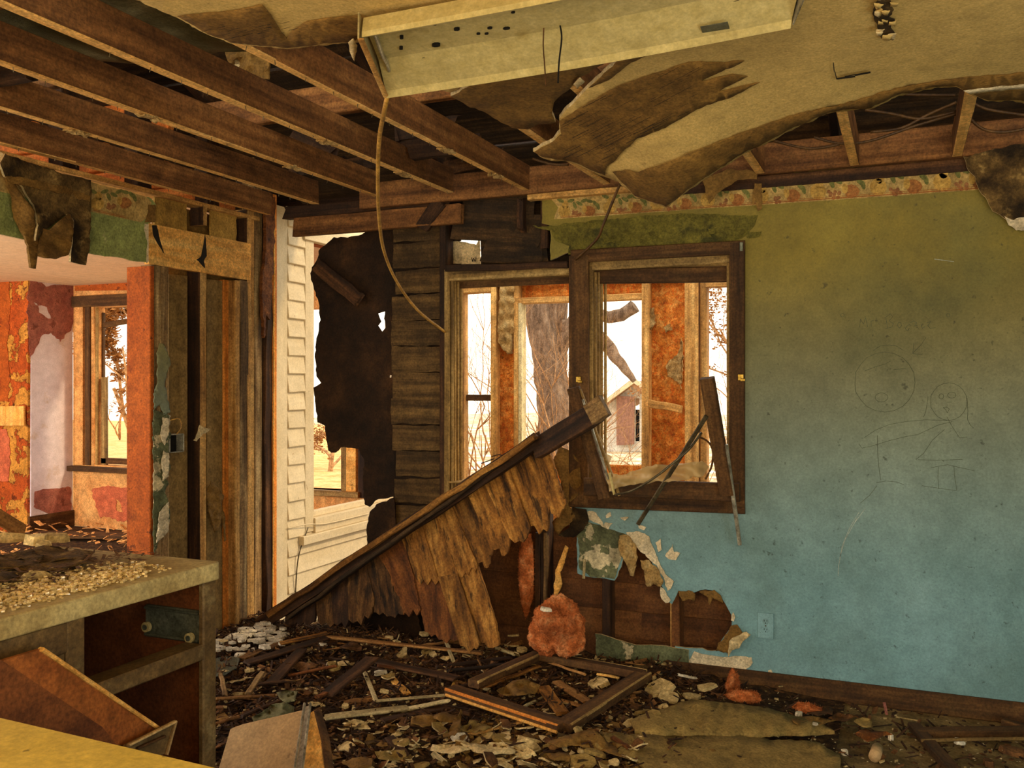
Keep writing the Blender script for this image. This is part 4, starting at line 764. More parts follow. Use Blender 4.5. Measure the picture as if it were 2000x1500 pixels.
for i, (u, y, L, s, lb) in enumerate(((225, 13, 2.2, 21, 'orange lit conifer outside the bay window of the next room'), (235, 24, 1.6, 22, 'low scrubby tree low in the bay window view'), (1400, 16, 2.3, 23, 'leafy tree beyond the rightmost opening of the porch wall'), (640, 16, 1.2, 24, 'scrub beyond the clapboard wall window'))):
    b = AY(u, 750, y); bz = gz(b.x, y)-.35
    t = empty('tree', (b.x+(.6 if i in (0, 2) else 0), y, bz)); tag(t, lb, 'tree')
    rr = random.Random(s); V, Fc = [], []
    branchy(V, Fc, Vector((b.x+(.6 if i in (0, 2) else 0), y, bz)), Vector((-.1, 0, 1)), L, .07, 4, 1.0, rr, .2, .0)
    link('branches', V, Fc, M['twig'], t, smooth=True)
    V2, F2 = [], []
    fs_ = 1.7 if i == 0 else 1
    for k in range((11000, 1500, 3500, 1200)[i]):
        p = V[rr.randrange(len(V)//3, len(V))]+Vector((rr.gauss(0, .05), rr.gauss(0, .05), rr.gauss(0, .05))); a = Vector((rr.uniform(-1, 1), rr.uniform(-1, 1), rr.uniform(-.6, .6)))*.07*fs_; c = Vector((rr.uniform(-1, 1), rr.uniform(-1, 1), rr.uniform(-1, 1)))*.02
        n0 = len(V2); V2 += [p, p+a*.5+c, p+a, p+a*.5-c]; F2.append((n0, n0+1, n0+2, n0+3))
    o = link('foliage', V2, F2, M['needle'], t); o['kind'] = 'stuff'
# ============================================================ CEILING
ce = empty('ceiling', (-.5, 2, 2.4)); struct(ce, 'sagging cream drywall ceiling torn open to bare joists', 'ceiling')
JE = {-3.36: 4.31, -2.93: 4.17, -2.52: 4.12, -2.13: 4.18, -1.75: 4.27, -1.34: 4.3, -1.0: 4.36, -.62: 4.36, -.21: 4.36, .20: 4.36, .61: 4.36, 1.02: 4.36}
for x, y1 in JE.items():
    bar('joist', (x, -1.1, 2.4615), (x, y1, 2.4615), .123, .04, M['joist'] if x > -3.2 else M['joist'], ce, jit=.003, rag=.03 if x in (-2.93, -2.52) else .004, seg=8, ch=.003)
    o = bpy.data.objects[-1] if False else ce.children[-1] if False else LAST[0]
    o.data.materials.append(M['lit_underside'])
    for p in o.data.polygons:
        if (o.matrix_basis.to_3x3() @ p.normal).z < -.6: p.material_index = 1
for y, x0, x1, z in ((3.2, -2.9, -.6, 2.60), (1.9, -3.6, -1.0, 2.60), (2.5, -3.9, -2.9, 2.6)): bar('cross_beam', (x0, y, z), (x1, y, z), .12, .04, M['joist'], ce, jit=.002)
for x, y in ((-2.13, 3.7), (-1.34, 3.9), (-3.1, 2.2)): bar('blocking', (x+.02, y, 2.5), (x+.4, y+.02, 2.5), .09, .04, M['dark'], ce, rag=.04, jit=.004, seg=3)
# plaster crumbs left on the joists
for x, y in ((-2.52, 2.55), (-2.13, 3.1), (-2.13, 3.7), (-2.93, 2.6), (-2.52, 3.4), (-1.75, 3.4), (-1.75, 3.9)):
    pg = [(x-.02, y-.05), (x+.02, y-.04), (x+.024, y+.04), (x-.014, y+.05)]
    sheet('plaster_scrap', pg, lambda u, v: (u, v, 2.392+.012*noise.noise(Vector((u*40, v*40, 0)))), (0, 0, .006), M['insul_beige'], ce, step=.008, amp=.007, grid=.015)
ns = []
V, Fc = [], []
for x in (-2.93, -2.52, -2.13, -1.75, -3.36):
    for k in range(16):
        y = 2.0+k*.14+R(-.03, .03); p = Vector((x+R(-.012, .012), y, 2.40)); v, f = tubegeo([p, p+Vector((R(-.004, .004), R(-.004, .004), -.014))], .0016, 4, 1, len(V)); V += v; Fc += f
o = link('drywall_nails', V, Fc, M['dark_metal'], ce); o['kind'] = 'stuff'
# vapour paper bands above the joists
def band(u, pts): pass
sheet('vapour_paper', [(-3.2, 1.35), (-1.9, 1.75), (-1.75, 2.45), (-2.05, 2.52), (-3.2, 2.25)], lambda u, v: (u, v, 2.545+.03*noise.noise(Vector((u*4, v*4, 0)))), (0, 0, .004), M['foil'], ce, grid=.08, step=.1, amp=.01, smooth=True)
# roof over the attic: dark rafters and rotten boards
rf = empty('roof', (-1, 3, 2.7)); struct(rf, 'dark rotten roof boards and rafters above the joists', 'roof')
for i in range(16):
    y = 4.62-i*.36; z = 2.62+i*.15
    bar('roof_board', (-6.5, y, z), (2.0, y, z), .385, .02, M['burnt'], rf, side=(0, -.36, .15), jit=.008, rag=.05, seg=9)
for x in (-3.3, -2.3, -1.3, -.3, .7, 1.6): bar('rafter', (x, 4.6, 2.56), (x, -1.0, 4.9), .12, .04, M['dark'], rf)
for (u0, v0, u1, v1, w_, y) in ((760, 262, 905, 245, .09, 3.95), (740, 300, 900, 270, .08, 4.0), (850, 275, 960, 300, .1, 4.1), (560, 255, 660, 300, .06, 4.0), (650, 330, 760, 310, .08, 4.2), (560, 330, 690, 318, .07, 4.1), (860, 330, 1000, 300, .07, 4.2)):
    bar('rotted_board', AY(u0, v0, y), AY(u1, v1, y), w_, .02, M['dark'], rf, rag=.08, jit=.01, seg=7)
# the big sheet
CTL = [(300, 0, 2.4), (560, 95, 2.4), (700, 80, 2.4), (1000, 0, 2.4), (1500, 0, 2.4), (2000, 0, 2.4), (2060, 150, 2.4), (1300, 405, 2.13), (1245, 385, 2.16), (1185, 335, 2.25), (1040, 297, 2.33), (1095, 245, 2.36), (900, 190, 2.40), (1370, 355, 2.18), (1454, 299, 2.26), (1622, 220, 2.33), (1867, 170, 2.38), (1500, 150, 2.38), (1300, 120, 2.39), (1300, 200, 2.35), (1350, 280, 2.26), (1700, 150, 2.39), (800, -60, 2.4), (1400, -60, 2.4), (0, -60, 2.4), (450, 100, 2.4), (1800, -60, 2.4)]
import numpy as np
_c = np.array(CTL); _x = _c[:, :2]/1000
def _phi(r2): return np.where(r2 > 0, .5*r2*np.log(r2+1e-12), 0)
_n = len(_c); _K = _phi(((_x[:, None]-_x[None])**2).sum(-1))+np.eye(_n)*.004; _P = np.hstack([np.ones((_n, 1)), _x])
_w = np.linalg.solve(np.block([[_K, _P], [_P.T, np.zeros((3, 3))]]), np.concatenate([_c[:, 2], np.zeros(3)]))
def cz(u, v):
    q = np.array([u, v])/1000; return min(2.386, float(_phi(((q-_x)**2).sum(-1)) @ _w[:_n]+_w[_n]+q @ _w[_n+1:]))
def CE(dz=0): return lambda u, v: AZ(u, v, cz(u, v)+dz)
def ceil(name, pg, m, dz=0, th=.013, **k): return sheet(name, pg, CE(dz), (0, 0, th), m, ce, **{**dict(grid=22, step=8, amp=2.2, smooth=True), **k})
main = [(200, -60, 0), (265, 0), (345, 34), (400, 65), (450, 85), (500, 90), (560, 96), (600, 92), (660, 86), (720, 84), (850, 172), (880, 181), (955, 143), (1232, 92), (1196, 130), (1150, 170), (1107, 213), (1092, 232), (1094, 258), (1080, 276), (1041, 296), (1060, 309), (1118, 318), (1180, 345), (1208, 355), (1240, 385), (1300, 405), (1372, 353), (1454, 300), (1489, 284), (1559, 248), (1622, 221), (1640, 218), (1702, 213), (1755, 187), (1825, 172), (1868, 170), (1890, 182), (1930, 198), (1978, 197), (2060, 210), (2060, -60, 0)]
ceil('drywall_sheet', main, M['ceiling_paint'], edge=M['gyp_edge'], backmat=M['kraft'], grid=26, step=7)
ceil('drywall_sheet', [(955, 143), (880, 188), (910, 205), (935, 215), (1000, 250), (1030, 253), (1052, 243), (1085, 239), (1078, 222), (1082, 200), (1120, 165), (1128, 152), (1150, 143), (1228, 92), (1180, 88), (1050, 110)], M['kraft'], dz=-.006, edge=M['gyp_edge'])
k2 = dict(th=.0015, amp=1.8, step=7, grid=24)
ceil('torn_paper', [(1096, 262), (1092, 238), (1150, 200), (1212, 166), (1290, 141), (1330, 126), (1352, 121), (1400, 122), (1454, 119), (1410, 140), (1370, 159), (1400, 152), (1431, 145), (1461, 149), (1430, 165), (1405, 179), (1445, 170), (1484, 161), (1430, 190), (1380, 205), (1300, 250), (1245, 270), (1186, 325), (1182, 343), (1118, 316), (1060, 307), (1044, 297), (1080, 277)], M['kraft'], dz=-.004, **k2)
ceil('torn_paper', [(1150, 172), (1190, 135), (1232, 95), (1300, 78), (1353, 62), (1397, 64), (1340, 85), (1290, 96), (1240, 120), (1180, 160)], M['kraft'], dz=-.004, **k2)
ceil('torn_paper', [(1196, 336), (1220, 332), (1245, 338), (1300, 318), (1370, 291), (1440, 263), (1489, 246), (1560, 222), (1650, 204), (1755, 172), (1880, 152), (2000, 143), (2060, 140), (2060, 208), (1978, 195), (1930, 196), (1890, 180), (1868, 168), (1825, 170), (1755, 185), (1702, 211), (1640, 216), (1622, 219), (1559, 246), (1489, 282), (1454, 298), (1372, 351), (1300, 403), (1240, 383), (1210, 352)], M['kraft'], dz=-.004, **k2)
ceil('torn_paper', [(346, 32), (400, 26), (450, 22), (512, 10), (530, 30), (545, 55), (560, 76), (570, 60), (600, 42), (640, 36), (700, 30), (762, 38), (740, 52), (700, 72), (692, 82), (640, 84), (600, 90), (560, 94), (500, 88), (450, 83), (400, 63)], M['kraft'], dz=-.004, **k2)
ceil('gypsum_strip', [(1882, 178), (1900, 176), (1950, 170), (2060, 160), (2060, 170), (1950, 178), (1895, 184)], M['white_peel'], dz=-.008, th=.002, grid=0, step=6, amp=1)
# fine splits in the brown paper and tears in the paint
V, Fc = [], []
def crack(pts, wd=1.0, m=None):
    for (a, b) in zip(pts, pts[1:]):
        i = len(V); dx, dy = b[0]-a[0], b[1]-a[1]; L = math.hypot(dx, dy); nx, ny = -dy/L*wd, dx/L*wd
        for (u, v) in ((a[0]+nx*.2, a[1]+ny*.2), (b[0]+nx, b[1]+ny), (b[0]-nx*.2, b[1]-ny*.2), (a[0]-nx, a[1]-ny)): V.append(CE(-.009)(u, v))
        Fc.append((i, i+1, i+2, i+3))
KB = [(1096, 262), (1092, 238), (1150, 200), (1212, 166), (1290, 141), (1330, 126), (1400, 122), (1370, 159), (1405, 179), (1430, 190), (1380, 205), (1300, 250), (1245, 270), (1186, 325), (1118, 316), (1060, 307), (1080, 277)]
for i in range(260):
    u = R(1090, 1430); v = R(130, 325); L = R(10, 50)
    if inside((u, v), KB) and inside((u+L, v-L*.52), KB) and (v > 240 or i % 4 == 0): crack([(u, v), (u+L*.5, v-L*.25), (u+L, v-L*.52)], R(.3, .8))
for i in range(30):
    u = R(390, 720); v = R(40, 80)
    if v < 88: L = R(6, 26); crack([(u, v), (u+L, v-L*.3)], .6)
crack([(1627, 122), (1630, 140), (1635, 155), (1650, 150), (1700, 140)], 1.6); crack([(1635, 155), (1670, 148), (1700, 140)], 3)
crack([(1345, 34), (1500, -20)], 1)
o = link('paper_cracks', V, Fc, M['ink'], ce); o['kind'] = 'stuff'
for i, pg in enumerate(([(1706, 10), (1716, 0), (1740, 2), (1746, 20), (1736, 34), (1748, 38), (1740, 55), (1748, 66), (1722, 76), (1716, 62), (1712, 45), (1704, 28)],)):
    ceil('peeling_patch', pg, M['dark_kraft'], dz=-.006, th=.002, grid=6, step=4, amp=3)
    for j in range(14):
        u = R(1706, 1742); v = R(-5, 70); ceil('peeling_flake', [(u, v), (u+R(8, 20), v+R(-3, 4)), (u+R(6, 14), v+R(6, 12)), (u+R(-2, 3), v+R(4, 9))], M['ceiling_paint'] if j % 3 else M['gyp_edge'], dz=-.012-R(0, .012), th=.0015, grid=0, step=4, amp=1.5)
for pg in ([(680, 84), (690, 76), (698, 90), (692, 120), (684, 104)], [(758, 40), (775, 30), (796, 34), (790, 52), (770, 54)], [(1120, 165), (1133, 152), (1142, 160), (1128, 174)]):
    ceil('torn_scrap', pg, M['gyp_edge'], dz=-.015, th=.002, grid=0, step=5, amp=1.5)
# near ceiling behind the visible part, joins the sheet out of view
o = box('drywall_sheet', -1.7, 1.6, -1.2, 1.78, 2.401, 2.412, M['ceiling_paint'], ce)
o = box('drywall_sheet', -3.45, -1.7, -1.2, 1.3, 2.401, 2.412, M['ceiling_paint'], ce)
o.data.materials[0] = M['ceiling_paint']
sheet('drywall_sheet', [(-1.72, 1.6), (.32, 2.47), (.48, 3.72), (1.0, 3.8), (1.59, 3.9), (1.59, 1.7), (-1.0, 1.55)], lambda u, v: (u, v, 2.3865), (0, 0, .013), M['ceiling_paint'], ce, step=.05, amp=.008)
# wires hanging in the opening above the wall
for pts in ([(1590, 268), (1640, 280), (1700, 275), (1790, 245), (1870, 222)], [(1690, 215), (1740, 222), (1800, 232), (1868, 218)], [(1700, 258), (1760, 250), (1810, 225), (1868, 200)], [(1760, 184), (1810, 186), (1866, 186)], [(1895, 198), (1930, 214), (2010, 226)], [(1893, 230), (1920, 252), (1960, 258), (2010, 250)], [(1510, 275), (1580, 290), (1640, 282)], [(1040, 310), (1075, 320), (1110, 322)]):
    tube('ceiling_wire', [AZ(u, v, 2.5) if False else AY(u, v, 4.05) for u, v in pts], .006, M['dark_cable'], ce)
# ============================================================ THINGS
# ---- fluorescent troffer
A, B, C_, D_ = Vector((-1.41, 2.355, 2.285)), Vector((-.27, 2.43, 2.345)), Vector((-1.27, 2.0, 2.31)), Vector((-.16, 2.07, 2.37))
lf = empty('fluorescent_fixture', (A+B+C_+D_)/4); tag(lf, 'long cream enamel fluorescent light housing hanging open from the torn ceiling, tubes gone', 'light fixture')
up = Vector((0, 0, 1))
prof = [(0, -.012), (.012, -.008), (.04, .004), (.36, .045), (.70, .05), (.93, .04), (.965, .004), (1, .0), (1, .014), (.94, .06), (.1, .07), (-.02, .02)]
V, Fc = [], []; nn = 10
for i in range(nn+1):
    t = i/nn; p0, p1 = A.lerp(B, t), C_.lerp(D_, t); sag = up*(-.008*math.sin(math.pi*t))
    for s, h in prof: V.append(p0.lerp(p1, s)+up*h+sag)
m_ = len(prof)
for i in range(nn):
    for k in range(m_): a = i*m_+k; b = i*m_+(k+1) % m_; Fc.append((a, b, b+m_, a+m_))
Fc.append(tuple(range(m_))); Fc.append(tuple(nn*m_+k for k in range(m_-1, -1, -1)))
link('housing', V, Fc, M['white_metal'], lf)
def FX(t, s, h=0): return A.lerp(B, t).lerp(C_.lerp(D_, t), s)+up*h
bar('end_plate', FX(-.008, -.01, .03), FX(-.008, 1.01, .03), .07, .004, M['laminate'], lf); bar('end_flange', FX(-.002, -.01, -.006), FX(-.002, 1.01, -.006), .006, .016, M['stud'], lf)
bar('end_plate', FX(1.005, 0, .02), FX(1.005, 1, .02), .05, .004, M['alu'], lf)
bar('lamp_holder', FX(.022, .25, .03), FX(.022, .9, .03), .016, .008, M['alu'], lf, jit=.002, seg=5)
for t, s, r in ((.16, .45, .009), (.22, .62, .006), (.30, .55, .005), (.12, .3, .004), (.17, .75, .004), (.07, .5, .004), (.08, .65, .004), (.36, .7, .004), (.27, .5, .004), (.29, .48, .004), (.60, .62, .006), (.34, .5, .007)):
    c = FX(t, s, .036+.01*min(s, .7)); V = [c+Vector((math.cos(a*math.pi/4)*r*1.4, math.sin(a*math.pi/4)*r, -.006*0)) for a in range(8)]
    link('knockout_hole', [v+Vector((0, 0, -.004)) for v in V]+[v+Vector((0, 0, .01)) for v in V], [tuple(range(8)), tuple(range(15, 7, -1))]+[(k, k+8, (k+1) % 8+8, (k+1) % 8) for k in range(8)], M['black'], lf)
c = FX(.44, .78, .04); V = [c+Vector((math.cos(a*math.pi/8)*.019, math.sin(a*math.pi/8)*.016, 0)) for a in range(16)]
link('knockout_hole', [v+Vector((0, 0, -.004)) for v in V]+[v+Vector((0, 0, .01)) for v in V], [tuple(range(16)), tuple(range(31, 15, -1))]+[(k, k+16, (k+1) % 16+16, (k+1) % 16) for k in range(16)], M['black'], lf)
bar('rating_label', FX(.80, .12, .004), FX(.86, .12, .004), .05, .002, M['galv'], lf, side=(0, 1, 0))
tube('black_wire', [AY(1094, 50, 2.2), AY(1097, 75, 2.2), AY(1092, 120, 2.2), AY(1090, 162, 2.2)], .0022, M['black'], lf)
tube('brown_wire', [AY(1062, 55, 2.2), AY(1061, 90, 2.2), AY(1064, 130, 2.2), AY(1066, 168, 2.2)], .0018, M['leafbrown'], lf)
# ---- hanging cables
o = tube('hanging_cable', [AY(757, 186, 2.36), AY(750, 220, 2.42), AY(741, 270, 2.7), AY(738, 340, 2.9), AY(740, 420, 3.2), AY(750, 490, 3.5), AY(775, 550, 3.8), AY(815, 605, 4.1), AY(862, 643, 4.36), AY(872, 650, 4.42)], .0075, M['cable']); recenter(tag(o, 'long yellow-brown cable drooping from the light fixture to the window', 'cable'))
o = tube('loose_cable', [AY(1212, 358, 4.15), AY(1200, 385, 4.2), AY(1178, 440, 4.25), AY(1165, 468, 4.3), AY(1124, 507, 4.36)], .007, M['dark_cable']); recenter(tag(o, 'short dark brown cable hanging at the wallpaper border above the window', 'cable'))
# ---- hanging ceiling scrap
o = sheet('hanging_drywall_scrap', [(436, 95), (452, 90), (468, 92), (480, 88), (505, 100), (518, 112), (525, 118), (524, 154), (516, 154), (500, 166), (494, 187), (488, 170), (484, 150), (470, 150), (458, 146), (448, 125), (442, 112)], lambda u, v: AY(u, v, 2.75+.03*noise.noise(Vector((u/20, v/20, 0)))), (0, .008, 0), M['kraft'], holes=[[(455, 118), (462, 112), (468, 122), (466, 136), (456, 138)]], grid=7, step=5, amp=1.5, hamp=.8)
recenter(tag(o, 'brown torn drywall scrap dangling from the joists left of the light fixture', 'drywall scrap'))
o = sheet('plaster_lump', [(452, 112), (462, 108), (472, 122), (478, 140), (466, 150), (454, 146), (450, 130)], lambda u, v: AY(u, v, 2.765+.02*noise.noise(Vector((u/6, v/6, 0)))), (0, .015, 0), M['gyp_edge'], grid=4, step=4, amp=1.5, smooth=True)
recenter(tag(o, 'small cream plaster lump stuck in the dangling brown scrap', 'plaster'))
# ---- collapsed wall section
cs = empty('collapsed_wall_section', AY(700, 1230, 4.25)); tag(cs, 'collapsed rotten plank wall section leaning diagonally from floor corner to window', 'wall section')
K = lambda u, v: (500+.33*u, 840+.33*v)
def yl(px, py):      # leaning plane: the foot stands further into the room than the top beam
    dist = ((py-1206)*665+(px-516)*355)/math.hypot(665, 355)       # pixels below the beam line
    return 4.26-.0006*max(0, dist)-.00006*(px-516)
CP = lambda o=0: (lambda u, v: AY(u, v, yl(u, v)+o+.006*noise.noise(Vector((u/25, v/25, 4)))))
planks = [[(1590, 95), (1695, 30), (1760, 200), (1835, 430), (1810, 470), (1783, 518), (1765, 500), (1735, 450)], [(1475, 190), (1592, 93), (1737, 450), (1722, 600), (1700, 585), (1620, 570)], [(1340, 290), (1477, 188), (1622, 570), (1600, 640), (1560, 655), (1500, 640)],
          [(1250, 370), (1342, 288), (1502, 640), (1495, 690), (1470, 745), (1440, 700), (1395, 705)], [(1150, 430), (1252, 368), (1397, 705), (1365, 818), (1340, 780), (1310, 790)], [(1060, 500), (1152, 428), (1312, 800), (1200, 870)], [(980, 560), (1062, 498), (1202, 870), (1080, 890)],
          [(860, 640), (982, 558), (1082, 890), (950, 885)], [(1190, 850), (1312, 810), (1420, 1150), (1437, 1275), (1400, 1290), (1330, 1260)], [(1075, 870), (1192, 850), (1325, 1262), (1290, 1290), (1230, 1280), (1195, 1240)], [(930, 862), (1077, 870), (1200, 1240), (1150, 1235), (1100, 1240), (1000, 1195)],
          [(700, 705), (862, 638), (935, 865), (975, 1060), (880, 1080), (790, 850)], [(640, 760), (702, 703), (790, 850), (885, 1078), (800, 1100), (705, 1075), (695, 980)], [(540, 830), (642, 758), (700, 1000), (685, 1080), (600, 1130), (545, 1120)], [(440, 900), (542, 828), (547, 1130), (460, 1145)], [(345, 960), (442, 898), (462, 1145), (365, 1130)], [(180, 1075), (347, 958), (350, 1085), (330, 1140), (170, 1145)]]
for i, pg in enumerate(planks):
    q = [K(*p) for p in pg]; n0 = len(q)
    # keep long seams almost straight, splinter the bottom
    low = []
    for k, p in enumerate(q):
        p2 = q[(k+1) % n0]; low.append(p)
        if k >= 2 and k < n0-1 or (n0 == 4 and k == 2):
            L = math.hypot(p2[0]-p[0], p2[1]-p[1]); c = int(L/7)
            for t in range(1, c):
                s = t/c; low.append((p[0]+(p2[0]-p[0])*s+R(-1, 1), p[1]+(p2[1]-p[1])*s+(R(2, 13) if t % 2 else R(-5, 2))))
    base = frame(AY(*q[0], 4.2), AY(*q[-1], 4.2), (1, 0, 0))[0]; fn = CP(R(-.012, .006)); inv = base.inverted()
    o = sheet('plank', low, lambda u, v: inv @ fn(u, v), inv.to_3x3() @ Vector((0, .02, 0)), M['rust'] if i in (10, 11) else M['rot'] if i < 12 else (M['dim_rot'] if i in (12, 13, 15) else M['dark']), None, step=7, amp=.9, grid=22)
    o.matrix_basis = base; ORG[o.name] = base; o.parent = cs; o.matrix_parent_inverse = ORG[cs.name].inverted()
    V, Fc = [], []
    for (x, y) in [((q[0][0]*.6+q[1][0]*.4)+(q[-1][0]-q[0][0])*t, (q[0][1]*.6+q[1][1]*.4)+(q[-1][1]-q[0][1])*t) for t in (.12, .62)]:
        c = fn(x, y)+Vector((0, -.014, 0)); b = len(V); V += [c+Vector((math.cos(a)*.014, 0, math.sin(a)*.017)) for a in [k*math.pi/4 for k in range(8)]]; Fc.append(tuple(range(b, b+8)))
    if 0: link('knot', V, Fc, M['dark'], o, mtx=Matrix.Identity(4)).matrix_parent_inverse = base.inverted()
bar('beam', AY(505, 1222, 4.24), AY(1060, 852, 4.17), .075, .045, M['dark'], cs, rag=.05, jit=.006, seg=14)
bar('beam_cap', AY(520, 1205, 4.21), AY(1055, 848, 4.13), .03, .05, M['rot'], cs, rag=.06, jit=.006, seg=16)
bar('batten', AY(560, 1210, 4.22), AY(1000, 890, 4.15), .022, .05, M['burnt'], cs, rag=.06, jit=.006, seg=12)
bar('beam_end', AY(1045, 878, 4.18), AY(1172, 800, 4.0), .1, .045, M['dark'], cs, rag=.02, jit=.003, seg=5)
bar('end_grain', AY(1150, 812, 3.98), AY(1184, 790, 3.97), .098, .052, M['grey_stud'], cs, rag=.012, jit=.004, seg=3)
for pts in ([(960, 892), (975, 888), (984, 893)], [(970, 900), (985, 890), (1000, 886)], [(940, 905), (965, 896)]):
    tube('splinter', [AY(u, v, 4.12) for u, v in pts], .003, M['dark'], cs)
# ---- fallen sash hanging in the right window opening
fs = empty('broken_window_frame', AY(1290, 970, 4.3)); tag(fs, 'broken dark window sash leaning open like a V in the right window', 'window sash')
bar('stile', AY(1120, 757, 4.2), AY(1182, 972, 4.28), .062, .035, M['frame'], fs, side=(1, 0, 0), jit=.001, seg=3)
bar('stile', AY(1381, 738, 4.12), AY(1420, 966, 4.27), .062, .04, M['frame'], fs, side=(1, 0, 0), jit=.001, seg=3)
bar('rail', AY(1142, 950, 4.3), AY(1445, 962, 4.3), .085, .035, M['frame'], fs, jit=.001, seg=3)
bar('glazing_bead', AY(1133, 760, 4.2), AY(1210, 968, 4.25), .012, .02, M['jamb'], fs, side=(1, 0, 0)); bar('metal_channel', AY(1138, 780, 4.17), AY(1196, 960, 4.23), .01, .012, M['alu'], fs, side=(1, 0, 0)); bar('metal_channel', AY(1190, 923, 4.2), AY(1200, 966, 4.2), .012, .012, M['white_metal'], fs, side=(1, 0, 0))
sheet('glass_shard', [(1160, 855, 0), (1172, 852, 0), (1180, 866, 0), (1174, 880, 0), (1195, 892, 0), (1190, 905, 0), (1172, 910, 0), (1165, 900, 0)], lambda u, v: AY(u, v, 4.27), (0, .004, 0), M['film'], fs)
o = sheet('torn_film', [(1180, 925), (1210, 928), (1260, 912), (1300, 908), (1340, 905), (1370, 900), (1385, 912), (1372, 930), (1330, 938), (1250, 944), (1220, 950), (1190, 960)], lambda u, v: AY(u, v, 4.22+.09*noise.noise(Vector((u/35, v/18, 2)))), (0, .002, 0), M['film'], grid=7, step=6, amp=3, smooth=True)
recenter(tag(o, 'crumpled translucent window film lying on the sill of the right window', 'window film'))
o = tube('bent_gasket', [AY(1202, 966, 4.19), AY(1235, 958, 4.12), AY(1275, 935, 4.1), AY(1310, 908, 4.12), AY(1345, 878, 4.15), AY(1370, 845, 4.2)], .006, M['dark_metal']); recenter(tag(o, 'bent dark gasket strip curving across the right window opening', 'gasket'))
o = tube('curled_wire', [AY(1362, 852, 4.25), AY(1382, 862, 4.27), AY(1392, 880, 4.27), AY(1390, 910, 4.27), AY(1378, 936, 4.27)], .005, M['leafbrown']); recenter(tag(o, 'curled brown wire beside the right stile of the fallen sash', 'wire'))
o = bar('dark_rod', AY(1380, 812, 4.1), AY(1246, 1024, 4.3), .02, .012, M['dark_metal'], side=(1, 0, 0)); tag(o, 'dark metal rod leaning across the right window to the wall below', 'rod')
o = bar('white_rod', AY(1418, 868, 4.2), AY(1445, 1064, 4.33), .018, .016, M['alu'], side=(1, 0, 0)); tag(o, 'pale metal rod leaning at the right corner of the window frame', 'rod')
# ---- insulation
def clump(name, c, r, label, cat='insulation', seed=1, m='insul', sub=4, amp=.35, squash=(1, 1, 1), hair=0, group=None):
    bm = bmesh.new(); bmesh.ops.create_icosphere(bm, subdivisions=sub, radius=1); o3 = Vector((seed*5.1, 0, 0))
    for v in bm.verts:
        p = v.co.copy(); k = 1+amp*.9*noise.noise(p*1.2+o3)+amp*.33*noise.noise(p*3.5+o3)+amp*.16*noise.noise(p*9+o3)+amp*.1*noise.noise(p*24+o3); v.co = Vector((p.x*squash[0], p.y*squash[1], p.z*squash[2]))*k*r
    me = bpy.data.meshes.new(name); bm.to_mesh(me); bm.free(); me.materials.append(M[m]); me.polygons.foreach_set('use_smooth', [True]*len(me.polygons))
    if hair:
        rr = random.Random(seed); vs = [v.co.copy() for v in me.vertices]; V, Fc = [], []
        for k in range(hair):
            p = rr.choice(vs); d = (p.normalized()*.6+Vector((rr.gauss(0, .8), rr.gauss(0, .8), rr.gauss(0, .8)))).normalized()*rr.uniform(.006, .016); s = d.cross(Vector((rr.uniform(-1, 1), rr.uniform(-1, 1), rr.uniform(-1, 1)))).normalized()*.0012
            b = len(V); V += [p*.97+s, p*.97-s, p*.97+d]; Fc.append((b, b+1, b+2))
        bm = bmesh.new(); bm.from_mesh(me); vv = [bm.verts.new(v) for v in V]
        for f in Fc: bm.faces.new([vv[i] for i in f])
        bm.to_mesh(me); bm.free()
    o = place(name, me, None, Matrix.Translation(c)); return tag(o, label, cat, group)
clump('insulation_clump', AY(1086, 1226, 4.1), .125, 'big round clump of orange-pink fibreglass insulation below the window', seed=3, squash=(1.0, .55, 1.12), hair=7000, amp=.42, sub=6)
clump('insulation_strip', AY(1028, 1120, 4.38), .10, 'tall strip of pink fibreglass hanging between the studs above the big clump', seed=5, squash=(.38, .3, 2.1), hair=3000, amp=.35)
clump('insulation_tuft', AY(1432, 1335, 4.2), .045, 'upright tuft of pink insulation against the baseboard, tallest of the floor tufts', seed=8, squash=(.6, .5, 1.4), hair=1500, amp=.5)
clump('insulation_tuft', AY(1455, 1362, 4.12), .05, 'pink insulation lump on the floor just right of the upright tuft', seed=9, squash=(1.3, .7, .6), hair=1500, amp=.5)
clump('insulation_tuft', AY(1236, 1357, 3.95), .03, 'small pink insulation tuft beside the right corner of the floor frame', seed=10, squash=(.7, .6, 1.6), hair=900, amp=.5)
clump('insulation_tuft', AY(1122, 1468, 3.35), .016, 'tiny orange insulation tuft near the bottom edge of the picture', seed=11, squash=(.8, .7, 1.6), hair=300, amp=.5)
clump('insulation_tuft', AY(1575, 1382, 4.12), .03, 'flat brownish insulation lump at the baseboard far right of the pink tufts', seed=12, squash=(1.8, .8, .6), hair=600, amp=.5)
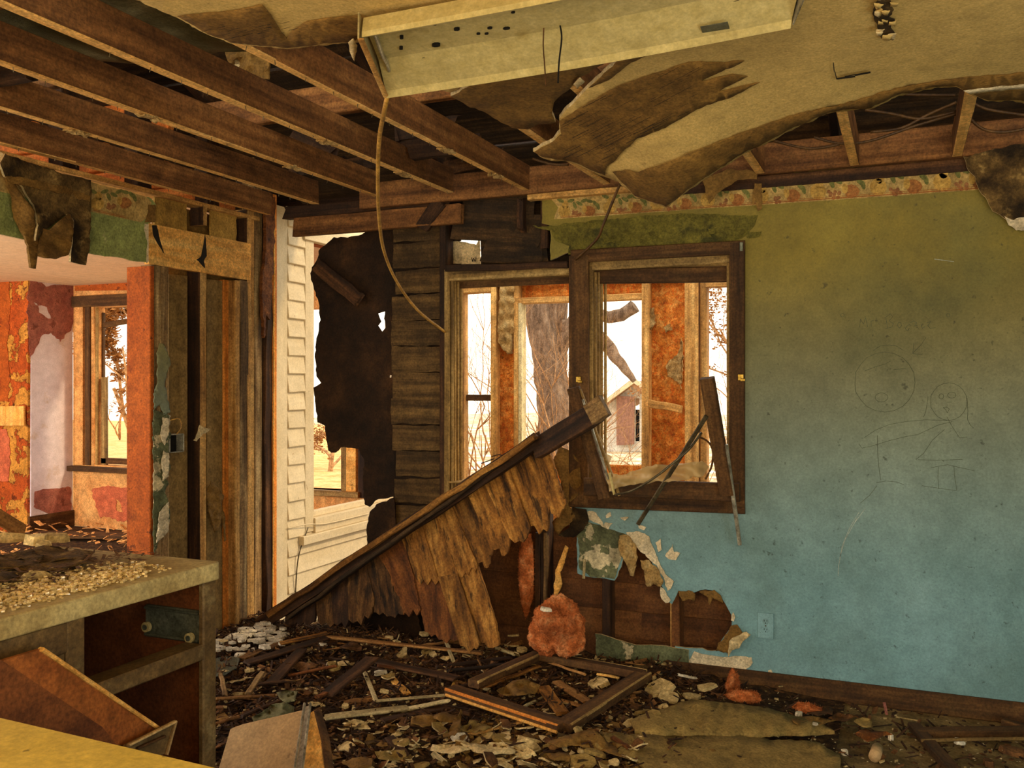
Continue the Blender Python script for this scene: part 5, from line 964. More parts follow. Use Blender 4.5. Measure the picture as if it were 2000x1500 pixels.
# ---- outlet
ou = empty('wall_outlet', AY(1495, 1222, YB)); tag(ou, 'teal painted duplex electrical outlet low on the back wall', 'outlet')
c = AY(1495.5, 1222, YB-.004); box('cover_plate', c.x-.036, c.x+.036, YB-.007, YB-.0002, c.z-.058, c.z+.058, M['teal'], ou, ch=.002)
for s in (-1, 1):
    q = c+Vector((0, 0, s*.02)); V = [q+Vector((math.cos(a*math.pi/8)*.014, -.004, math.sin(a*math.pi/8)*.015)) for a in range(16)]; W_ = [v+Vector((0, .004, 0)) for v in V]
    link('socket', V+W_, [tuple(range(16))]+[(k, k+16, (k+1) % 16+16, (k+1) % 16) for k in range(16)], M['teal'], ou)
    for dx, dz, w_, h_ in ((-.006, .004, .0022, .008), (.006, .004, .0022, .007), (0, -.007, .004, .004)):
        box('slot', c.x+dx-w_/2, c.x+dx+w_/2, YB-.0092, YB-.0078, q.z+dz-h_/2, q.z+dz+h_/2, M['black'], ou, ch=.0001)
box('screw', c.x-.003, c.x+.003, YB-.0085, YB-.0068, c.z-.003, c.z+.003, M['dark_metal'], ou, ch=.001)
# ---- open electrical box on the left stud
eb = empty('electrical_box', AX(335, 865, XL+.01)); tag(eb, 'open metal electrical box with a loose wire on the peeling left stud', 'electrical box')
y0_, y1_ = AX(330, 865, XL).y, AX(356, 865, XL).y; z0_, z1_ = AX(345, 882, XL).z, AX(345, 849, XL).z
for nm, a in (('top_side', (XL-.04, XL+.01, y0_, y1_, z1_, z1_+.004)), ('bottom_side', (XL-.04, XL+.01, y0_, y1_, z0_-.004, z0_)), ('far_side', (XL-.04, XL+.01, y1_, y1_+.004, z0_, z1_)), ('near_side', (XL-.04, XL+.01, y0_-.02, y0_, z0_, z1_)), ('back', (XL-.045, XL-.04, y0_, y1_, z0_, z1_))): box(nm, *a, M['black'] if nm == 'back' else M['alu'], eb, ch=.0005)
tube('loose_wire', [AX(330, 822, XL+.02), AX(350, 818, XL+.03), AX(354, 835, XL+.03), AX(345, 848, XL+.02)], .003, M['cable'], eb)
# ---- base cabinet with worktop
xf = -1.88
bc = empty('base_cabinet', (-2.1, 1.3, 0)); tag(bc, 'grimy brown base cabinet with empty drawer openings, left foreground', 'cabinet')
box('end_panel', -2.48, xf, 2.125, 2.145, 0, .857, M['cabinet_in'], bc); box('back_panel', -2.49, -2.475, .3, 2.14, 0, .857, M['cabinet_in'], bc)
box('face_stile', xf, xf+.02, 2.09, 2.145, 0, .857, M['cabinet'], bc); box('face_stile', xf, xf+.02, 1.62, 1.675, 0, .857, M['cabinet'], bc); box('face_stile', xf-.002, xf+.016, 1.52, 1.62, .3, .857, M['cabinet'], bc)
box('face_rail', xf-.05, xf+.02, 1.675, 2.09, .635, .68, M['cabinet'], bc); box('face_rail', xf, xf+.02, .3, 1.62, .78, .857, M['cabinet'], bc); box('face_rail', xf, xf+.02, .3, 2.09, .02, .10, M['cabinet'], bc)
box('divider_panel', -2.47, xf, 1.64, 1.655, 0, .857, M['cabinet_in'], bc); box('cabinet_floor', -2.47, xf, .3, 2.12, .08, .10, M['cabinet_in'], bc)
br = box('drawer_bracket', -2.1, -1.895, 2.112, 2.124, .672, .768, M['galv'], bc, ch=.002); 
for zz in (.680, .760): box('bracket_lip', -2.1, -1.895, 2.104, 2.112, zz-.004, zz+.004, M['galv'], bc)
def roller(c, ax=(0, 1, 0), r=.015):
    ax = Vector(ax); v, f = tubegeo([Vector(c)-ax*.006, Vector(c)-ax*.002, Vector(c)+ax*.006], r, 16); o = link('roller', v, f, M['laminate'], bc, smooth=False)
    v, f = tubegeo([Vector(c)-ax*.009, Vector(c)+ax*.002], r*.55, 12); link('roller_hub', v, f, M['galv'], o).matrix_parent_inverse = Matrix.Identity(4)
roller((-2.085, 2.1, .705)); roller((-1.92, 2.1, .69)); roller((-1.9, 1.695, .63), (0, -1, 0))
wt = sheet('worktop', [(-2.5, .3, 0), (-1.865, .3, 0), (-1.85, .31, 0), (-1.85, 2.135, 0), (-1.853, 2.148, 0), (-1.866, 2.155, 0), (-2.5, 2.155, 0)], lambda u, v: (u, v, .909), (0, 0, -.052), M['laminate'])
bv = wt.modifiers.new('bevel', 'BEVEL'); bv.width = .008; bv.segments = 3; bv.limit_method = 'ANGLE'
recenter(tag(wt, 'worn cream laminate worktop covered with broken glass and rubbish', 'worktop'))
# broken glass crumbs on the worktop: countless, one object
V, Fc = [], []; rr = random.Random(3)
for k in range(5200):
    y = rr.uniform(.9, 2.02); x = rr.gauss(-1.99, .055) if rr.random() < .62 else rr.uniform(-2.4, -1.90)
    if x > -1.875 or (y > 1.92 and rr.random() < .6): continue
    s = rr.uniform(.002, .0055); z = .9095; a = rr.uniform(0, 3.1); ca, sa = math.cos(a), math.sin(a); b = len(V)
    z += rr.random()**3*.010
    for dz in (0, s*1.2):
        for (dx, dy) in ((-1, -1), (1, -.8), (.9, 1), (-.8, .9)): V.append((x+(dx*ca-dy*sa)*s*rr.uniform(.7, 1.1), y+(dx*sa+dy*ca)*s, z+dz*rr.uniform(.7, 1)))
    Fc += [(b, b+3, b+2, b+1), (b+4, b+5, b+6, b+7)]+[(b+i, b+(i+1) % 4, b+4+(i+1) % 4, b+4+i) for i in range(4)]
M['crumb'] = mat('glass_crumbs', [(.3, (190, 150, 70)), (.7, (252, 230, 170))], (60, 60, 60), rough=.08, bump=0, spec=1)
o = link('broken_glass_crumbs', V, Fc, M['crumb']); recenter(tag(o, 'thick scatter of sparkling broken glass crumbs on the cream worktop', 'broken glass', kind='stuff'))
M['crust'] = mat('dark_soggy_rubbish', [(.3, (54, 38, 18)), (.5, (100, 74, 36)), (.7, (150, 116, 60))], (20, 20, 20), rough=.9, bump=1, dist=.02)
def rag_layer(name, cx, cy, w_, h_, z, label, m, seed, th=.004, wav=.01):
    rr = random.Random(seed); pg = [(cx+math.cos(k*math.pi/7)*w_*rr.uniform(.6, 1.1), cy+math.sin(k*math.pi/7)*h_*rr.uniform(.6, 1.1)) for k in range(14)]
    o = sheet(name, pg, lambda u, v: (u, v, z+wav*(.5+noise.noise(Vector((u*14, v*9, seed))))), (0, 0, -th), m, grid=.03, step=.02, amp=.008, smooth=True)
    return o
for i, (cx, cy, w_, h_, z, lb) in enumerate(((-2.2, 1.86, .12, .12, .916, 'rotten dark layer of ceiling paper on the worktop nearest its far end'), (-2.22, 1.62, .14, .13, .918, 'rotten paper layer in the middle of the worktop'), (-2.3, 1.95, .14, .1, .922, 'curled dark paper layer at the back of the worktop'), (-2.15, 1.42, .14, .12, .914, 'rotten paper layer on the worktop at the left picture edge'), (-2.33, 1.75, .12, .18, .926, 'rotten layer behind the others against the opening'))):
    recenter(tag(rag_layer('paper_layer', cx, cy, w_, h_, z, lb, M['crust'] if i % 2 == 0 else M['dark_kraft'], 31+i, wav=.022), lb, 'rubbish'))
V, Fc = [], []
for k in range(1500):
    x = rr.uniform(-2.45, -2.02); y = rr.uniform(1.0, 2.1); L = rr.uniform(.008, .05); a = rr.uniform(0, 6.3); z = rr.uniform(.912, .94); w_ = rr.uniform(.001, .005); b = len(V)
    d = Vector((math.cos(a), math.sin(a), rr.uniform(-.2, .2)))*L; s = Vector((-math.sin(a), math.cos(a), 0))*w_; p = Vector((x, y, z)); V += [p-s, p+s, p+d+s, p+d-s]; Fc.append((b, b+1, b+2, b+3))
o = link('rubbish_shreds', V, Fc, M['leafbrown']); recenter(tag(o, 'loose dark shreds and flakes piled on the back of the worktop', 'rubbish', kind='stuff'))
def chunk(name, c, sx, sy, sz, rot, m, label=None, cat=None, group=None, seed=0, n=7):
    rr = random.Random(seed); pts = [(math.cos(2*math.pi*k/n+rr.uniform(-.25, .25))*sx*rr.uniform(.7, 1.1), math.sin(2*math.pi*k/n+rr.uniform(-.25, .25))*sy*rr.uniform(.7, 1.1)) for k in range(n)]
    V = [(x, y, -sz/2) for x, y in pts]+[(x*.93, y*.93, sz/2+rr.uniform(-.15, .15)*sz) for x, y in pts]
    Fc = [tuple(range(n-1, -1, -1)), tuple(range(n, 2*n))]+[(k, (k+1) % n, n+(k+1) % n, n+k) for k in range(n)]
    mt = Matrix.Translation(c) @ Matrix.Rotation(rot[2], 4, 'Z') @ Matrix.Rotation(rot[1], 4, 'Y') @ Matrix.Rotation(rot[0], 4, 'X')
    o = link(name, V, Fc, m, None, mt); return tag(o, label, cat, group) if label else o
for i, (u, v, sx, sy, sz, lb) in enumerate(((72, 1058, .04, .03, .03, 'upright triangular plaster lump on the back of the worktop'), (108, 1054, .05, .025, .02, 'long pale plaster block behind the rubbish on the worktop'), (84, 1068, .03, .02, .02, 'small pale plaster block in front of the triangular lump'), (20, 1054, .09, .02, .012, 'flat pale plaster strip at the left edge of the worktop'), (75, 1125, .05, .018, .012, 'elongated tan flake among the glass on the worktop'))):
    p = AZ(u, v, .925 if i < 4 else .92); chunk('plaster_lump', p+Vector((0, 0, .006*(i < 4))), sx, sy, sz, (.2*i, .1, .6+i*.2), M['plaster'], lb, 'plaster', seed=i+50)
o = bar('leaning_plank', AX(-60, 975, -3.0), AX(48, 1040, -3.0), .05, .02, M['splinter'], rag=.02); tag(o, 'dark wooden plank slanting behind the worktop at the left picture edge', 'plank')
o = bar('fallen_board', AZ(60, 1044, .04), AZ(262, 1046, .04), .25, .03, M['frame'], side=(0, 1, 0)); tag(o, 'brown board lying in the rubble of the opening behind the worktop', 'board')
# ---- fallen drawer leaning in front of the cabinet
xd = -1.80
dr = empty('drawer_box', (xd, 1.5, .4)); tag(dr, 'brown wooden drawer tipped down out of the base cabinet', 'drawer')
DX = lambda o=0: (lambda u, v: AX(u, v, xd+o))
sheet('drawer_side', [(-60, 1255, 0), (0, 1292, 0), (80, 1268, 0), (310, 1424, 0), (250, 1456, 0), (0, 1440, 0), (-60, 1430, 0)], DX(), (-.012, 0, 0), M['drawer_side'], dr)
sheet('drawer_bottom', [(-60, 1250, 0), (10, 1294, 0), (200, 1420, 0), (240, 1470, 0), (-60, 1490, 0)], DX(.004), (-.004, 0, 0), M['cabinet_in'], dr)
bar('drawer_edge', AX(80, 1268, xd+.002), AX(310, 1424, xd+.002), .01, .02, M['pine'], dr)
sheet('drawer_front', [(248, 1456, 0), (344, 1408, 0), (326, 1472, 0), (240, 1490, 0)], DX(.03), (-.012, 0, 0), M['cabinet'], dr)
bar('front_edge', AX(250, 1456, xd+.034), AX(343, 1409, xd+.034), .006, .012, M['grey_stud'], dr); bar('front_edge', AX(343, 1409, xd+.034), AX(325, 1474, xd+.034), .006, .012, M['grey_stud'], dr, side=(0, 1, 0)); bar('front_bead', AX(268, 1462, xd+.036), AX(322, 1438, xd+.036), .006, .01, M['frame'], dr)
# ---- near counter
e0, e1 = Vector((-1.30, 1.01, .91)), Vector((-.851, .993, .91)); dv = (e1-e0)
p0, p1 = e0-dv*1.6, e1+dv*.35
nc = sheet('near_worktop', [(p0.x, p0.y, 0), (p1.x, p1.y, 0), (p1.x, .3, 0), (p0.x, .3, 0)], lambda u, v: (u, v, .91), (0, 0, -.04), M['near_laminate'])
bv = nc.modifiers.new('bevel', 'BEVEL'); bv.width = .006; bv.segments = 3; bv.limit_method = 'ANGLE'
recenter(tag(nc, 'dusty yellow worktop in the very foreground, bottom left corner', 'worktop'))
nb = empty('near_cabinet', (-1.3, .6, 0)); tag(nb, 'base cabinet under the dusty yellow foreground worktop', 'cabinet'); box('body', p0.x+.05, p1.x-.03, .35, .96, 0, .87, M['cabinet'], nb); box('door', p0.x+.1, p1.x-.1, .955, .975, .1, .8, M['cabinet'], nb)
# ---- leaning cabinet door in the foreground
ld = empty('hardboard_sheet', (-.75, 2.6, 0)); tag(ld, 'tan hardboard panel with aluminium track leaning in the foreground debris', 'panel')
def LP(y0=2.62): return lambda u, v: AY(u, v, y0+.0012*(1390-v))
sheet('panel', [(450, 1424, 0), (470, 1417, 0), (581, 1391, 0), (600, 1388, 0), (575, 1560, 0), (410, 1560, 0)], LP(), (0, .016, 0), M['hardboard'], ld)
def track(u0, v0, u1, v1, w_, m, t=.012, y=2.6): bar('track', AY(u0, v0, y-.02), AY(u1, v1, y-.24), w_, t, m, ld, side=(1, 0, 0))
track(595, 1374, 570, 1540, .007, M['alu']); track(600, 1380, 577, 1540, .022, M['alu'], .004, 2.63); track(606, 1374, 586, 1540, .007, M['alu'])
sheet('side_panel', [(606, 1392, 0), (613, 1389, 0), (628, 1450, 0), (640, 1560, 0), (586, 1560, 0)], LP(2.6), (0, .02, 0), M['pine'], ld)
sheet('side_edge', [(613, 1389, 0), (617, 1392, 0), (634, 1450, 0), (648, 1560, 0), (638, 1560, 0), (627, 1450, 0)], LP(2.6), (0, .03, 0), M['frame'], ld)
# ---- rubble mound
def mh(x, y):
    a = max(0, min(1, (-.35-x)/.7)); b = max(0, min(1, (y-2.3)/.8)); n_ = .5+.5*noise.noise(Vector((x*1.7, y*1.7, 3)))
    return .008+a*b*(.03+.055*n_+.035*noise.noise(Vector((x*6, y*6, 1)))+.02*noise.noise(Vector((x*16, y*16, 1))))
nx, ny = 200, 130; V, Fc = [], []
for i in range(nx+1):
    for j in range(ny+1):
        x = XL-.05+(3.25)*i/nx; y = 2.0+(YB-.01-2.0)*j/ny; V.append((x, y, mh(x, y)))
for i in range(nx):
    for j in range(ny): a = i*(ny+1)+j; Fc.append((a, a+ny+1, a+ny+2, a+1))
o = link('rubble_mound', V, Fc, M['mulch']); recenter(tag(o, 'dark mound of rotten dirt and crumbs covering the floor below the window', 'rubble', kind='stuff'))
rr = random.Random(12)
def scatter(name, n, L, W, T, m, label, cat, seed, rng=None, lift=0):
    "countless small bits in one mesh"
    rr = random.Random(seed); V, Fc = [], []
    for k in range(n):
        if rng: x, y = rng(rr)
        else: x = rr.uniform(XL, -.75) if rr.random() < .96 else rr.uniform(-.75, .5); y = rr.uniform(2.3, 4.36)
        l, w_, t = rr.uniform(*L), rr.uniform(*W), rr.uniform(*T); a = rr.uniform(0, 6.3); tl = rr.gauss(0, .38); c = Vector((x, y, mh(x, y)+t*.5+lift+rr.random()**2*.02))
        ex_ = Vector((math.cos(a)*math.cos(tl), math.sin(a)*math.cos(tl), math.sin(tl))); ey = Vector((-math.sin(a), math.cos(a), rr.gauss(0, .25))).normalized(); ez = ex_.cross(ey); b = len(V)
        for s in (-1, 1):
            for (p, q) in ((-1, -rr.uniform(.5, 1)), (rr.uniform(.6, 1), -rr.uniform(.5, 1)), (1, rr.uniform(.3, 1)), (-rr.uniform(.5, 1), 1)): V.append(c+ex_*p*l/2+ey*q*w_/2+ez*s*t/2)
        Fc += [(b+3, b+2, b+1, b), (b+4, b+5, b+6, b+7)]+[(b+i, b+(i+1) % 4, b+4+(i+1) % 4, b+4+i) for i in range(4)]
    o = link(name, V, Fc, m); return recenter(tag(o, label, cat, kind='stuff'))
scatter('wood_chips', 7500, (.012, .11), (.003, .014), (.002, .006), M['dark'], 'countless dark rotten wood chips over the floor', 'wood chips', 1)
scatter('pink_crumbs', 500, (.02, .12), (.01, .06), (.003, .01), M['peach'], 'countless pink paint flakes on the next room floor', 'crumbs', 8, rng=lambda r: (r.uniform(-8, -4), r.uniform(3.6, 6.7)))
scatter('brown_crumbs', 5000, (.01, .045), (.008, .03), (.002, .006), M['leafbrown'], 'countless brown paper and bark crumbs over the floor', 'crumbs', 2)
scatter('tan_crumbs', 1500, (.006, .026), (.005, .018), (.003, .008), M['plaster'], 'countless tan gypsum crumbs over the floor', 'crumbs', 3)
scatter('tan_crumbs', 900, (.01, .04), (.008, .03), (.003, .01), M['kraft'], 'tan drywall crumbs along the near edge of the rubble', 'crumbs', 5, rng=lambda r: (r.uniform(-1.6, .1), r.uniform(2.9, 3.5)))
scatter('floor_specks', 500, (.003, .011), (.003, .008), (.0015, .003), M['speck'], 'fine pale specks on the bare floor at the right', 'crumbs', 6, rng=lambda r: (r.uniform(-.9, .7), r.uniform(2.9, 4.3)))
scatter('dark_specks', 350, (.004, .03), (.003, .015), (.002, .006), M['dark'], 'fine dark dirt bits on the bare floor at the right', 'crumbs', 7, rng=lambda r: (r.uniform(-.6, .8), r.uniform(2.9, 4.36)))
def onmound(u, v, dz=.0):
    z = .06
    for _ in range(5): p = AZ(u, v, z); z = mh(p.x, p.y)+dz
    return AZ(u, v, z)
# individually placed sticks
def stick(u0, v0, u1, v1, wpx, m, lb, t=.012, dz=.03, cat='wood strip', nm='wood_strip', dz2=None, group=None, **k):
    a, b = onmound(u0, v0, dz), onmound(u1, v1, dz if dz2 is None else dz2); d = (Vector((0, 0, CAMZ))-(a+b)/2).length
    o = bar(nm, a, b, wpx*d/F, t, M[m], None, side=(b-a).cross(up), **{**dict(rag=.015, jit=.002, seg=5), **k}); return tag(o, lb, cat, group)
S_ = [(470, 1287, 608, 1234, 16, 'splinter', 'long split lath at the left, pointing from the cabinet to the plank wall'), (478, 1296, 640, 1245, 26, 'dark', 'dark rotten board just under the long split lath'), (625, 1243, 945, 1276, 14, 'splinter', 'longest brown lath running right below the collapsed planks'), (545, 1258, 640, 1236, 16, 'rot', 'short grey-brown lath meeting the longest lath at its left end'),
      (635, 1360, 728, 1284, 30, 'dark', 'dark rotten board leaning up in the middle of the rubble'), (618, 1362, 645, 1350, 12, 'rust', 'short reddish stub at the foot of the dark leaning board'), (728, 1290, 895, 1326, 26, 'dark', 'long dark board right of the leaning board'), (735, 1300, 830, 1312, 8, 'rust', 'thin red-brown strip under the long dark board'),
      (416, 1366, 540, 1358, 8, 'splinter', 'thin pale stick lying level beside the cabinet'), (416, 1415, 480, 1396, 7, 'splinter', 'thin stick slanting up beside the cabinet, lower one'), (470, 1400, 560, 1364, 10, 'dark', 'dark stick beside the green cloth'), (484, 1356, 514, 1312, 12, 'grey_stud', 'grey weathered strip near the cabinet, left one of two'), (494, 1358, 520, 1316, 8, 'grey_stud', 'grey weathered strip near the cabinet, right one of two'),
      (530, 1335, 590, 1268, 24, 'dark', 'wide rotten chunk of board standing slantwise in the rubble'), (630, 1402, 800, 1382, 22, 'pale_wood', 'pale painted siding board lying flat in the centre rubble'), (780, 1388, 880, 1368, 12, 'pale_wood', 'pale lath touching the right end of the pale siding board'), (745, 1408, 880, 1380, 24, 'dark', 'dark board below the pale siding board'),
      (868, 1247, 886, 1292, 7, 'pale_wood', 'short bright stick standing near the foot of the planks'), (850, 1303, 1000, 1285, 14, 'dark', 'dark lath pointing at the big insulation clump, upper one'), (870, 1311, 990, 1298, 10, 'dark', 'dark lath pointing at the big insulation clump, lower one'), (762, 1322, 796, 1356, 14, 'pine', 'short yellow-brown wood stub in the rubble centre'),
      (905, 1437, 1035, 1407, 7, 'stud', 'thin yellow dowel in front of the floor frame'), (940, 1345, 1055, 1300, 10, 'rot', 'brown lath behind the left bar of the floor frame'), (1060, 1340, 1100, 1395, 26, 'rot', 'wide brown board piece lying inside the floor frame'), (1020, 1382, 1060, 1362, 6, 'pale_wood', 'thin grey stick inside the floor frame'),
      (1085, 1330, 1150, 1372, 20, 'splinter', 'rotten board inside the floor frame next to its right bar'), (1165, 1316, 1212, 1325, 6, 'pine', 'bright yellow slat by the back bar of the floor frame'), (1060, 1290, 1145, 1318, 5, 'splinter', 'thin slat along the back bar of the floor frame'), (880, 1350, 895, 1320, 6, 'cable', 'curled yellow strip left of the floor frame'),
      (1322, 1317, 1365, 1326, 4, 'plaster_white', 'thin white sliver under the torn drywall strip'), (760, 1440, 790, 1475, 20, 'dark', 'dark square-ended block in the near rubble'), (1195, 1440, 1230, 1462, 10, 'rust', 'reddish splinter near the bottom of the picture'), (430, 1310, 440, 1360, 8, 'grey_stud', 'upright grey piece touching the cabinet side'), (660, 1300, 560, 1320, 8, 'rust', 'reddish lath lying in the left centre rubble'), (820, 1262, 900, 1250, 7, 'splinter', 'thin lath at the foot of the collapsed planks'), (480, 1340, 560, 1330, 7, 'dark', 'thin dark stick behind the green cloth'), (960, 1262, 1010, 1280, 9, 'pale_wood', 'pale stick by the left foot of the big insulation clump'), (900, 1340, 960, 1330, 10, 'dark', 'dark stub at the left corner of the floor frame')]
for i, s in enumerate(S_): stick(*s, dz=.022+(i % 4)*.006, dz2=(.09 if i == 4 else None), seed=i+1)
# white L-shaped strip
Lc = empty('white_corner_strip', onmound(735, 1368, .03)); tag(Lc, 'white L-shaped metal corner strip lying in the centre of the rubble', 'corner strip')
a, b, c = onmound(713, 1315, .035), onmound(735, 1369, .03), onmound(868, 1358, .035); bar('short_arm', a, b, .02, .008, M['pale_wood'], Lc, side=(1, 0, 0)); bar('long_arm', b, c, .02, .008, M['pale_wood'], Lc, side=(0, 1, 0))
# ---- wooden sash frame on the floor
ff_ = empty('floor_frame', onmound(1090, 1370, .03)); tag(ff_, 'empty dark wooden window frame lying square on the rubble', 'window frame')
q = [onmound(880, 1348, .04), onmound(1100, 1420, .045), onmound(1258, 1318, .06), onmound(1050, 1280, .05)]
for i, (a, b, w_) in enumerate(((q[0], q[1], .075), (q[1], q[2], .075), (q[2], q[3], .06), (onmound(925, 1336, .05), q[3], .06))):
    bar('frame_bar', a, b, w_, .035, M['frame'], ff_, side=(b-a).cross(up), jit=.001, seg=3)
    d = (b-a).normalized(); s = d.cross(up)*(1 if i != 1 else 1)
    bar('frame_bead', a+s*(w_/2-.006)*(1 if i in (0, 1) else 1)+up*.012, b+s*(w_/2-.006)+up*.012, .012, .014, M['stud_orange'] if i == 0 else M['jamb'], ff_, side=s)
bar('bar_edge', q[0]+Vector((.0, -.045, -.006)), q[1]+Vector((-.01, -.045, -.006)), .012, .012, M['pine'], ff_)
# ---- chunks placed one by one
C1 = [(760, 1245, 12, 'pale triangular chip left of the plank feet'), (655, 1305, 14, 'tan chunk on the dark board left of centre'), (648, 1296, 10, 'tan chunk above the other left of centre'), (672, 1295, 16, 'cream slab piece in the upper rubble'), (630, 1258, 12, 'white flat chip on the left slope'), (645, 1297, 8, 'small white chip in the left rubble'), (741, 1314, 14, 'white angular chip above the L-shaped strip'), (750, 1350, 9, 'small cream block inside the L-shaped strip'),
      (487, 1309, 12, 'cream chip near the cabinet'), (465, 1355, 18, 'long cream flake beside the cabinet'), (828, 1238, 12, 'cream chunk at the foot of the planks'), (846, 1278, 10, 'small cream lump below the planks'), (915, 1282, 12, 'square cream block right of the bright stick'), (675, 1378, 9, 'cream pebble above the pale siding board'), (1168, 1334, 24, 'large cream gypsum slab behind the right bar of the floor frame'),
      (900, 1443, 20, 'white rounded gypsum slab in the near rubble'), (1033, 1445, 24, 'cream gypsum slab stacked on others near the bottom, topmost'), (1030, 1458, 28, 'cream gypsum slab second in the near stack'), (1020, 1468, 30, 'cream gypsum slab third in the near stack'), (780, 1450, 24, 'tan gypsum block left of the near stack'), (1290, 1342, 34, 'long cream plaster slab right of the floor frame'), (1305, 1360, 26, 'pale tilted plaster slab right of the floor frame'),
      (1350, 1360, 20, 'cream slab leaning toward the pink tufts'), (1378, 1342, 22, 'flat brown-edged slab below the torn drywall strip'), (1295, 1380, 14, 'crumbly cream lump beneath the tilted slab'), (1255, 1390, 20, 'tan flake at the bottom of the heap right of the frame'), (1275, 1395, 16, 'small pale slab beside the tan flake'), (1005, 1240, 14, 'pale slab left of the insulation clump, upper'), (1000, 1262, 18, 'pale slab left of the insulation clump, middle'), (1020, 1268, 14, 'pale slab left of the insulation clump, lower'),
      (1140, 1488, 30, 'tan slab at the very bottom right of the stack'), (1163, 1470, 22, 'round tan scrap near the bottom centre'), (1139, 1468, 12, 'upright cream chip near the tiny orange tuft'), (820, 1495, 26, 'big tan block cut by the bottom edge'), (985, 1445, 30, 'flat tan slab left of the near stack'), (1200, 1488, 12, 'small cream chip near the bottom edge'), (1066, 1190, 14, 'white chip stuck on top of the big insulation clump'), (1575, 1415, 24, 'white curled paper on the floor near the right'), (1735, 1305, 0, '')]
for i, (u, v, s, lb) in enumerate(C1):
    if not s: continue
    p = onmound(u, v, .02+(.008*(i % 3))) if i != 36 else AY(u, v, 3.98); d = (p-Vector((0, 0, CAMZ))).length; r = s*d/F
    rr = random.Random(i+90); mt = 'plaster_white' if 'white' in lb else 'plaster' if 'tan' not in lb else 'board'
    chunk('gypsum_chunk', p, r, r*rr.uniform(.5, .8), rr.uniform(.008, .016), (rr.uniform(-.35, .5), rr.uniform(-.25, .25), rr.uniform(-.6, .6)), M[mt], lb, 'gypsum chunk', seed=i+90)
# generic individuals, sharing meshes
def zone(u, v):
    if u < 560 and v < 1350: return 'between the cabinet and the collapsed planks'
    if u < 700: return 'left of the white corner strip' if v < 1400 else 'beside the hardboard sheet'
    if v < 1300: return 'at the foot of the collapsed planks' if u < 1000 else 'under the hole in the wall'
    if 900 < u < 1240 and v < 1400: return 'inside the wooden floor frame'
    if v > 1420: return 'along the near edge, before the floor frame'
    return 'around the white corner strip' if u < 900 else 'right of the wooden floor frame'
def settle(u, v, dz):
    p = onmound(u, v, dz); p.x = max(-3.3, p.x); p.y = min(4.3, p.y)
    return Vector((p.x, p.y, mh(p.x, p.y)+dz))
protos = [chunk('plaster_chip', Vector((0, 0, -9)), .03, .02, .01, (0, 0, 0), M['plaster'], seed=s, n=6) for s in range(6)]
rr = random.Random(77)
for k in range(110):
    src = protos[k % 6]; o = src if k < 6 else src.copy()
    if k >= 6: COL.objects.link(o)
    u = rr.uniform(425, 1300); v = rr.uniform(1235, 1490)
    if u < 640 and v > 1400: v -= 120
    p = settle(u, v, .006+rr.random()*.008); s = rr.choice((.35, .45, .6, .8)); o.matrix_basis = Matrix.Translation(p) @ Matrix.Rotation(rr.uniform(0, 6), 4, 'Z') @ Matrix.Rotation(rr.gauss(0, .3), 4, 'X') @ Matrix.Scale(s, 4)
    zn = zone(u, v); tag(o, 'small cream plaster chip '+zn, 'plaster chip', 'plaster chips '+zn)
protos = [place('wood_splinter', bar_mesh('wood_splinter', .2, .018, .006, M['splinter'] if s % 2 else M['dark'], rag=.03, jit=.003, seg=4, seed=s+5)) for s in range(6)]
for k in range(120):
    src = protos[k % 6]; o = src if k < 6 else src.copy()
    if k >= 6: COL.objects.link(o)
    u = rr.uniform(425, 1300); v = rr.uniform(1232, 1480)
    if u < 640 and v > 1400: v -= 120
    p = settle(u, v, .01+rr.random()*.012); o.matrix_basis = Matrix.Translation(p) @ Matrix.Rotation(rr.gauss(.1, .9), 4, 'Z') @ Matrix.Rotation(rr.gauss(0, .12), 4, 'Y') @ Matrix.Rotation(rr.gauss(0, .4), 4, 'X') @ Matrix.Diagonal((rr.uniform(.3, 1.1), rr.uniform(.5, 1.5), 1, 1))
    zn = zone(u, v); tag(o, 'loose rotten splinter '+zn, 'wood splinter', 'wood splinters '+zn)
# medium drywall fragments, thick in the near rubble
FM = ['kraft', 'board', 'gyp_edge', 'plaster', 'dark_kraft', 'leafbrown']
protos = []
for s in range(12):
    r3 = random.Random(s+60); n_ = 5+s % 3; pg = [(math.cos(2*math.pi*k/n_+r3.uniform(-.4, .4))*.045*r3.uniform(.55, 1.25), math.sin(2*math.pi*k/n_+r3.uniform(-.4, .4))*.03*r3.uniform(.5, 1.25)) for k in range(n_)]
    protos.append(sheet('drywall_fragment', pg, lambda u, v, s=s: (u, v, .010*noise.noise(Vector((u*22, v*22, s)))+.07*(s % 3)*u*u/.045), (0, 0, -.006 if s % 2 else -.002), M[FM[s % 6]], grid=.016, step=.012, amp=.004, edge=M['gyp_edge'] if s % 2 else None))
FN = ['brown paper-faced drywall fragment', 'flat tan drywall fragment', 'cream gypsum fragment', 'pale gypsum fragment', 'mouldy dark paper fragment', 'dark brown bark fragment']
for k in range(190):
    src = protos[k % 12]; o = src if k < 12 else src.copy()
    if k >= 12: COL.objects.link(o)
    if rr.random() < .62: u = rr.uniform(640, 1260); v = rr.uniform(1405, 1500)
    else: u = rr.uniform(425, 1300); v = rr.uniform(1245, 1410)
    p = settle(u, v, .016+rr.random()*.02); s = rr.choice((.5, .7, .9, 1.1)); o.matrix_basis = Matrix.Translation(p) @ Matrix.Rotation(rr.uniform(0, 6), 4, 'Z') @ Matrix.Rotation(rr.gauss(0, .35), 4, 'X') @ Matrix.Rotation(rr.gauss(0, .3), 4, 'Y') @ Matrix.Scale(s, 4)
    zn = zone(u, v); tag(o, FN[k % 6]+' '+zn, 'fragment', FN[k % 6]+'s '+zn)
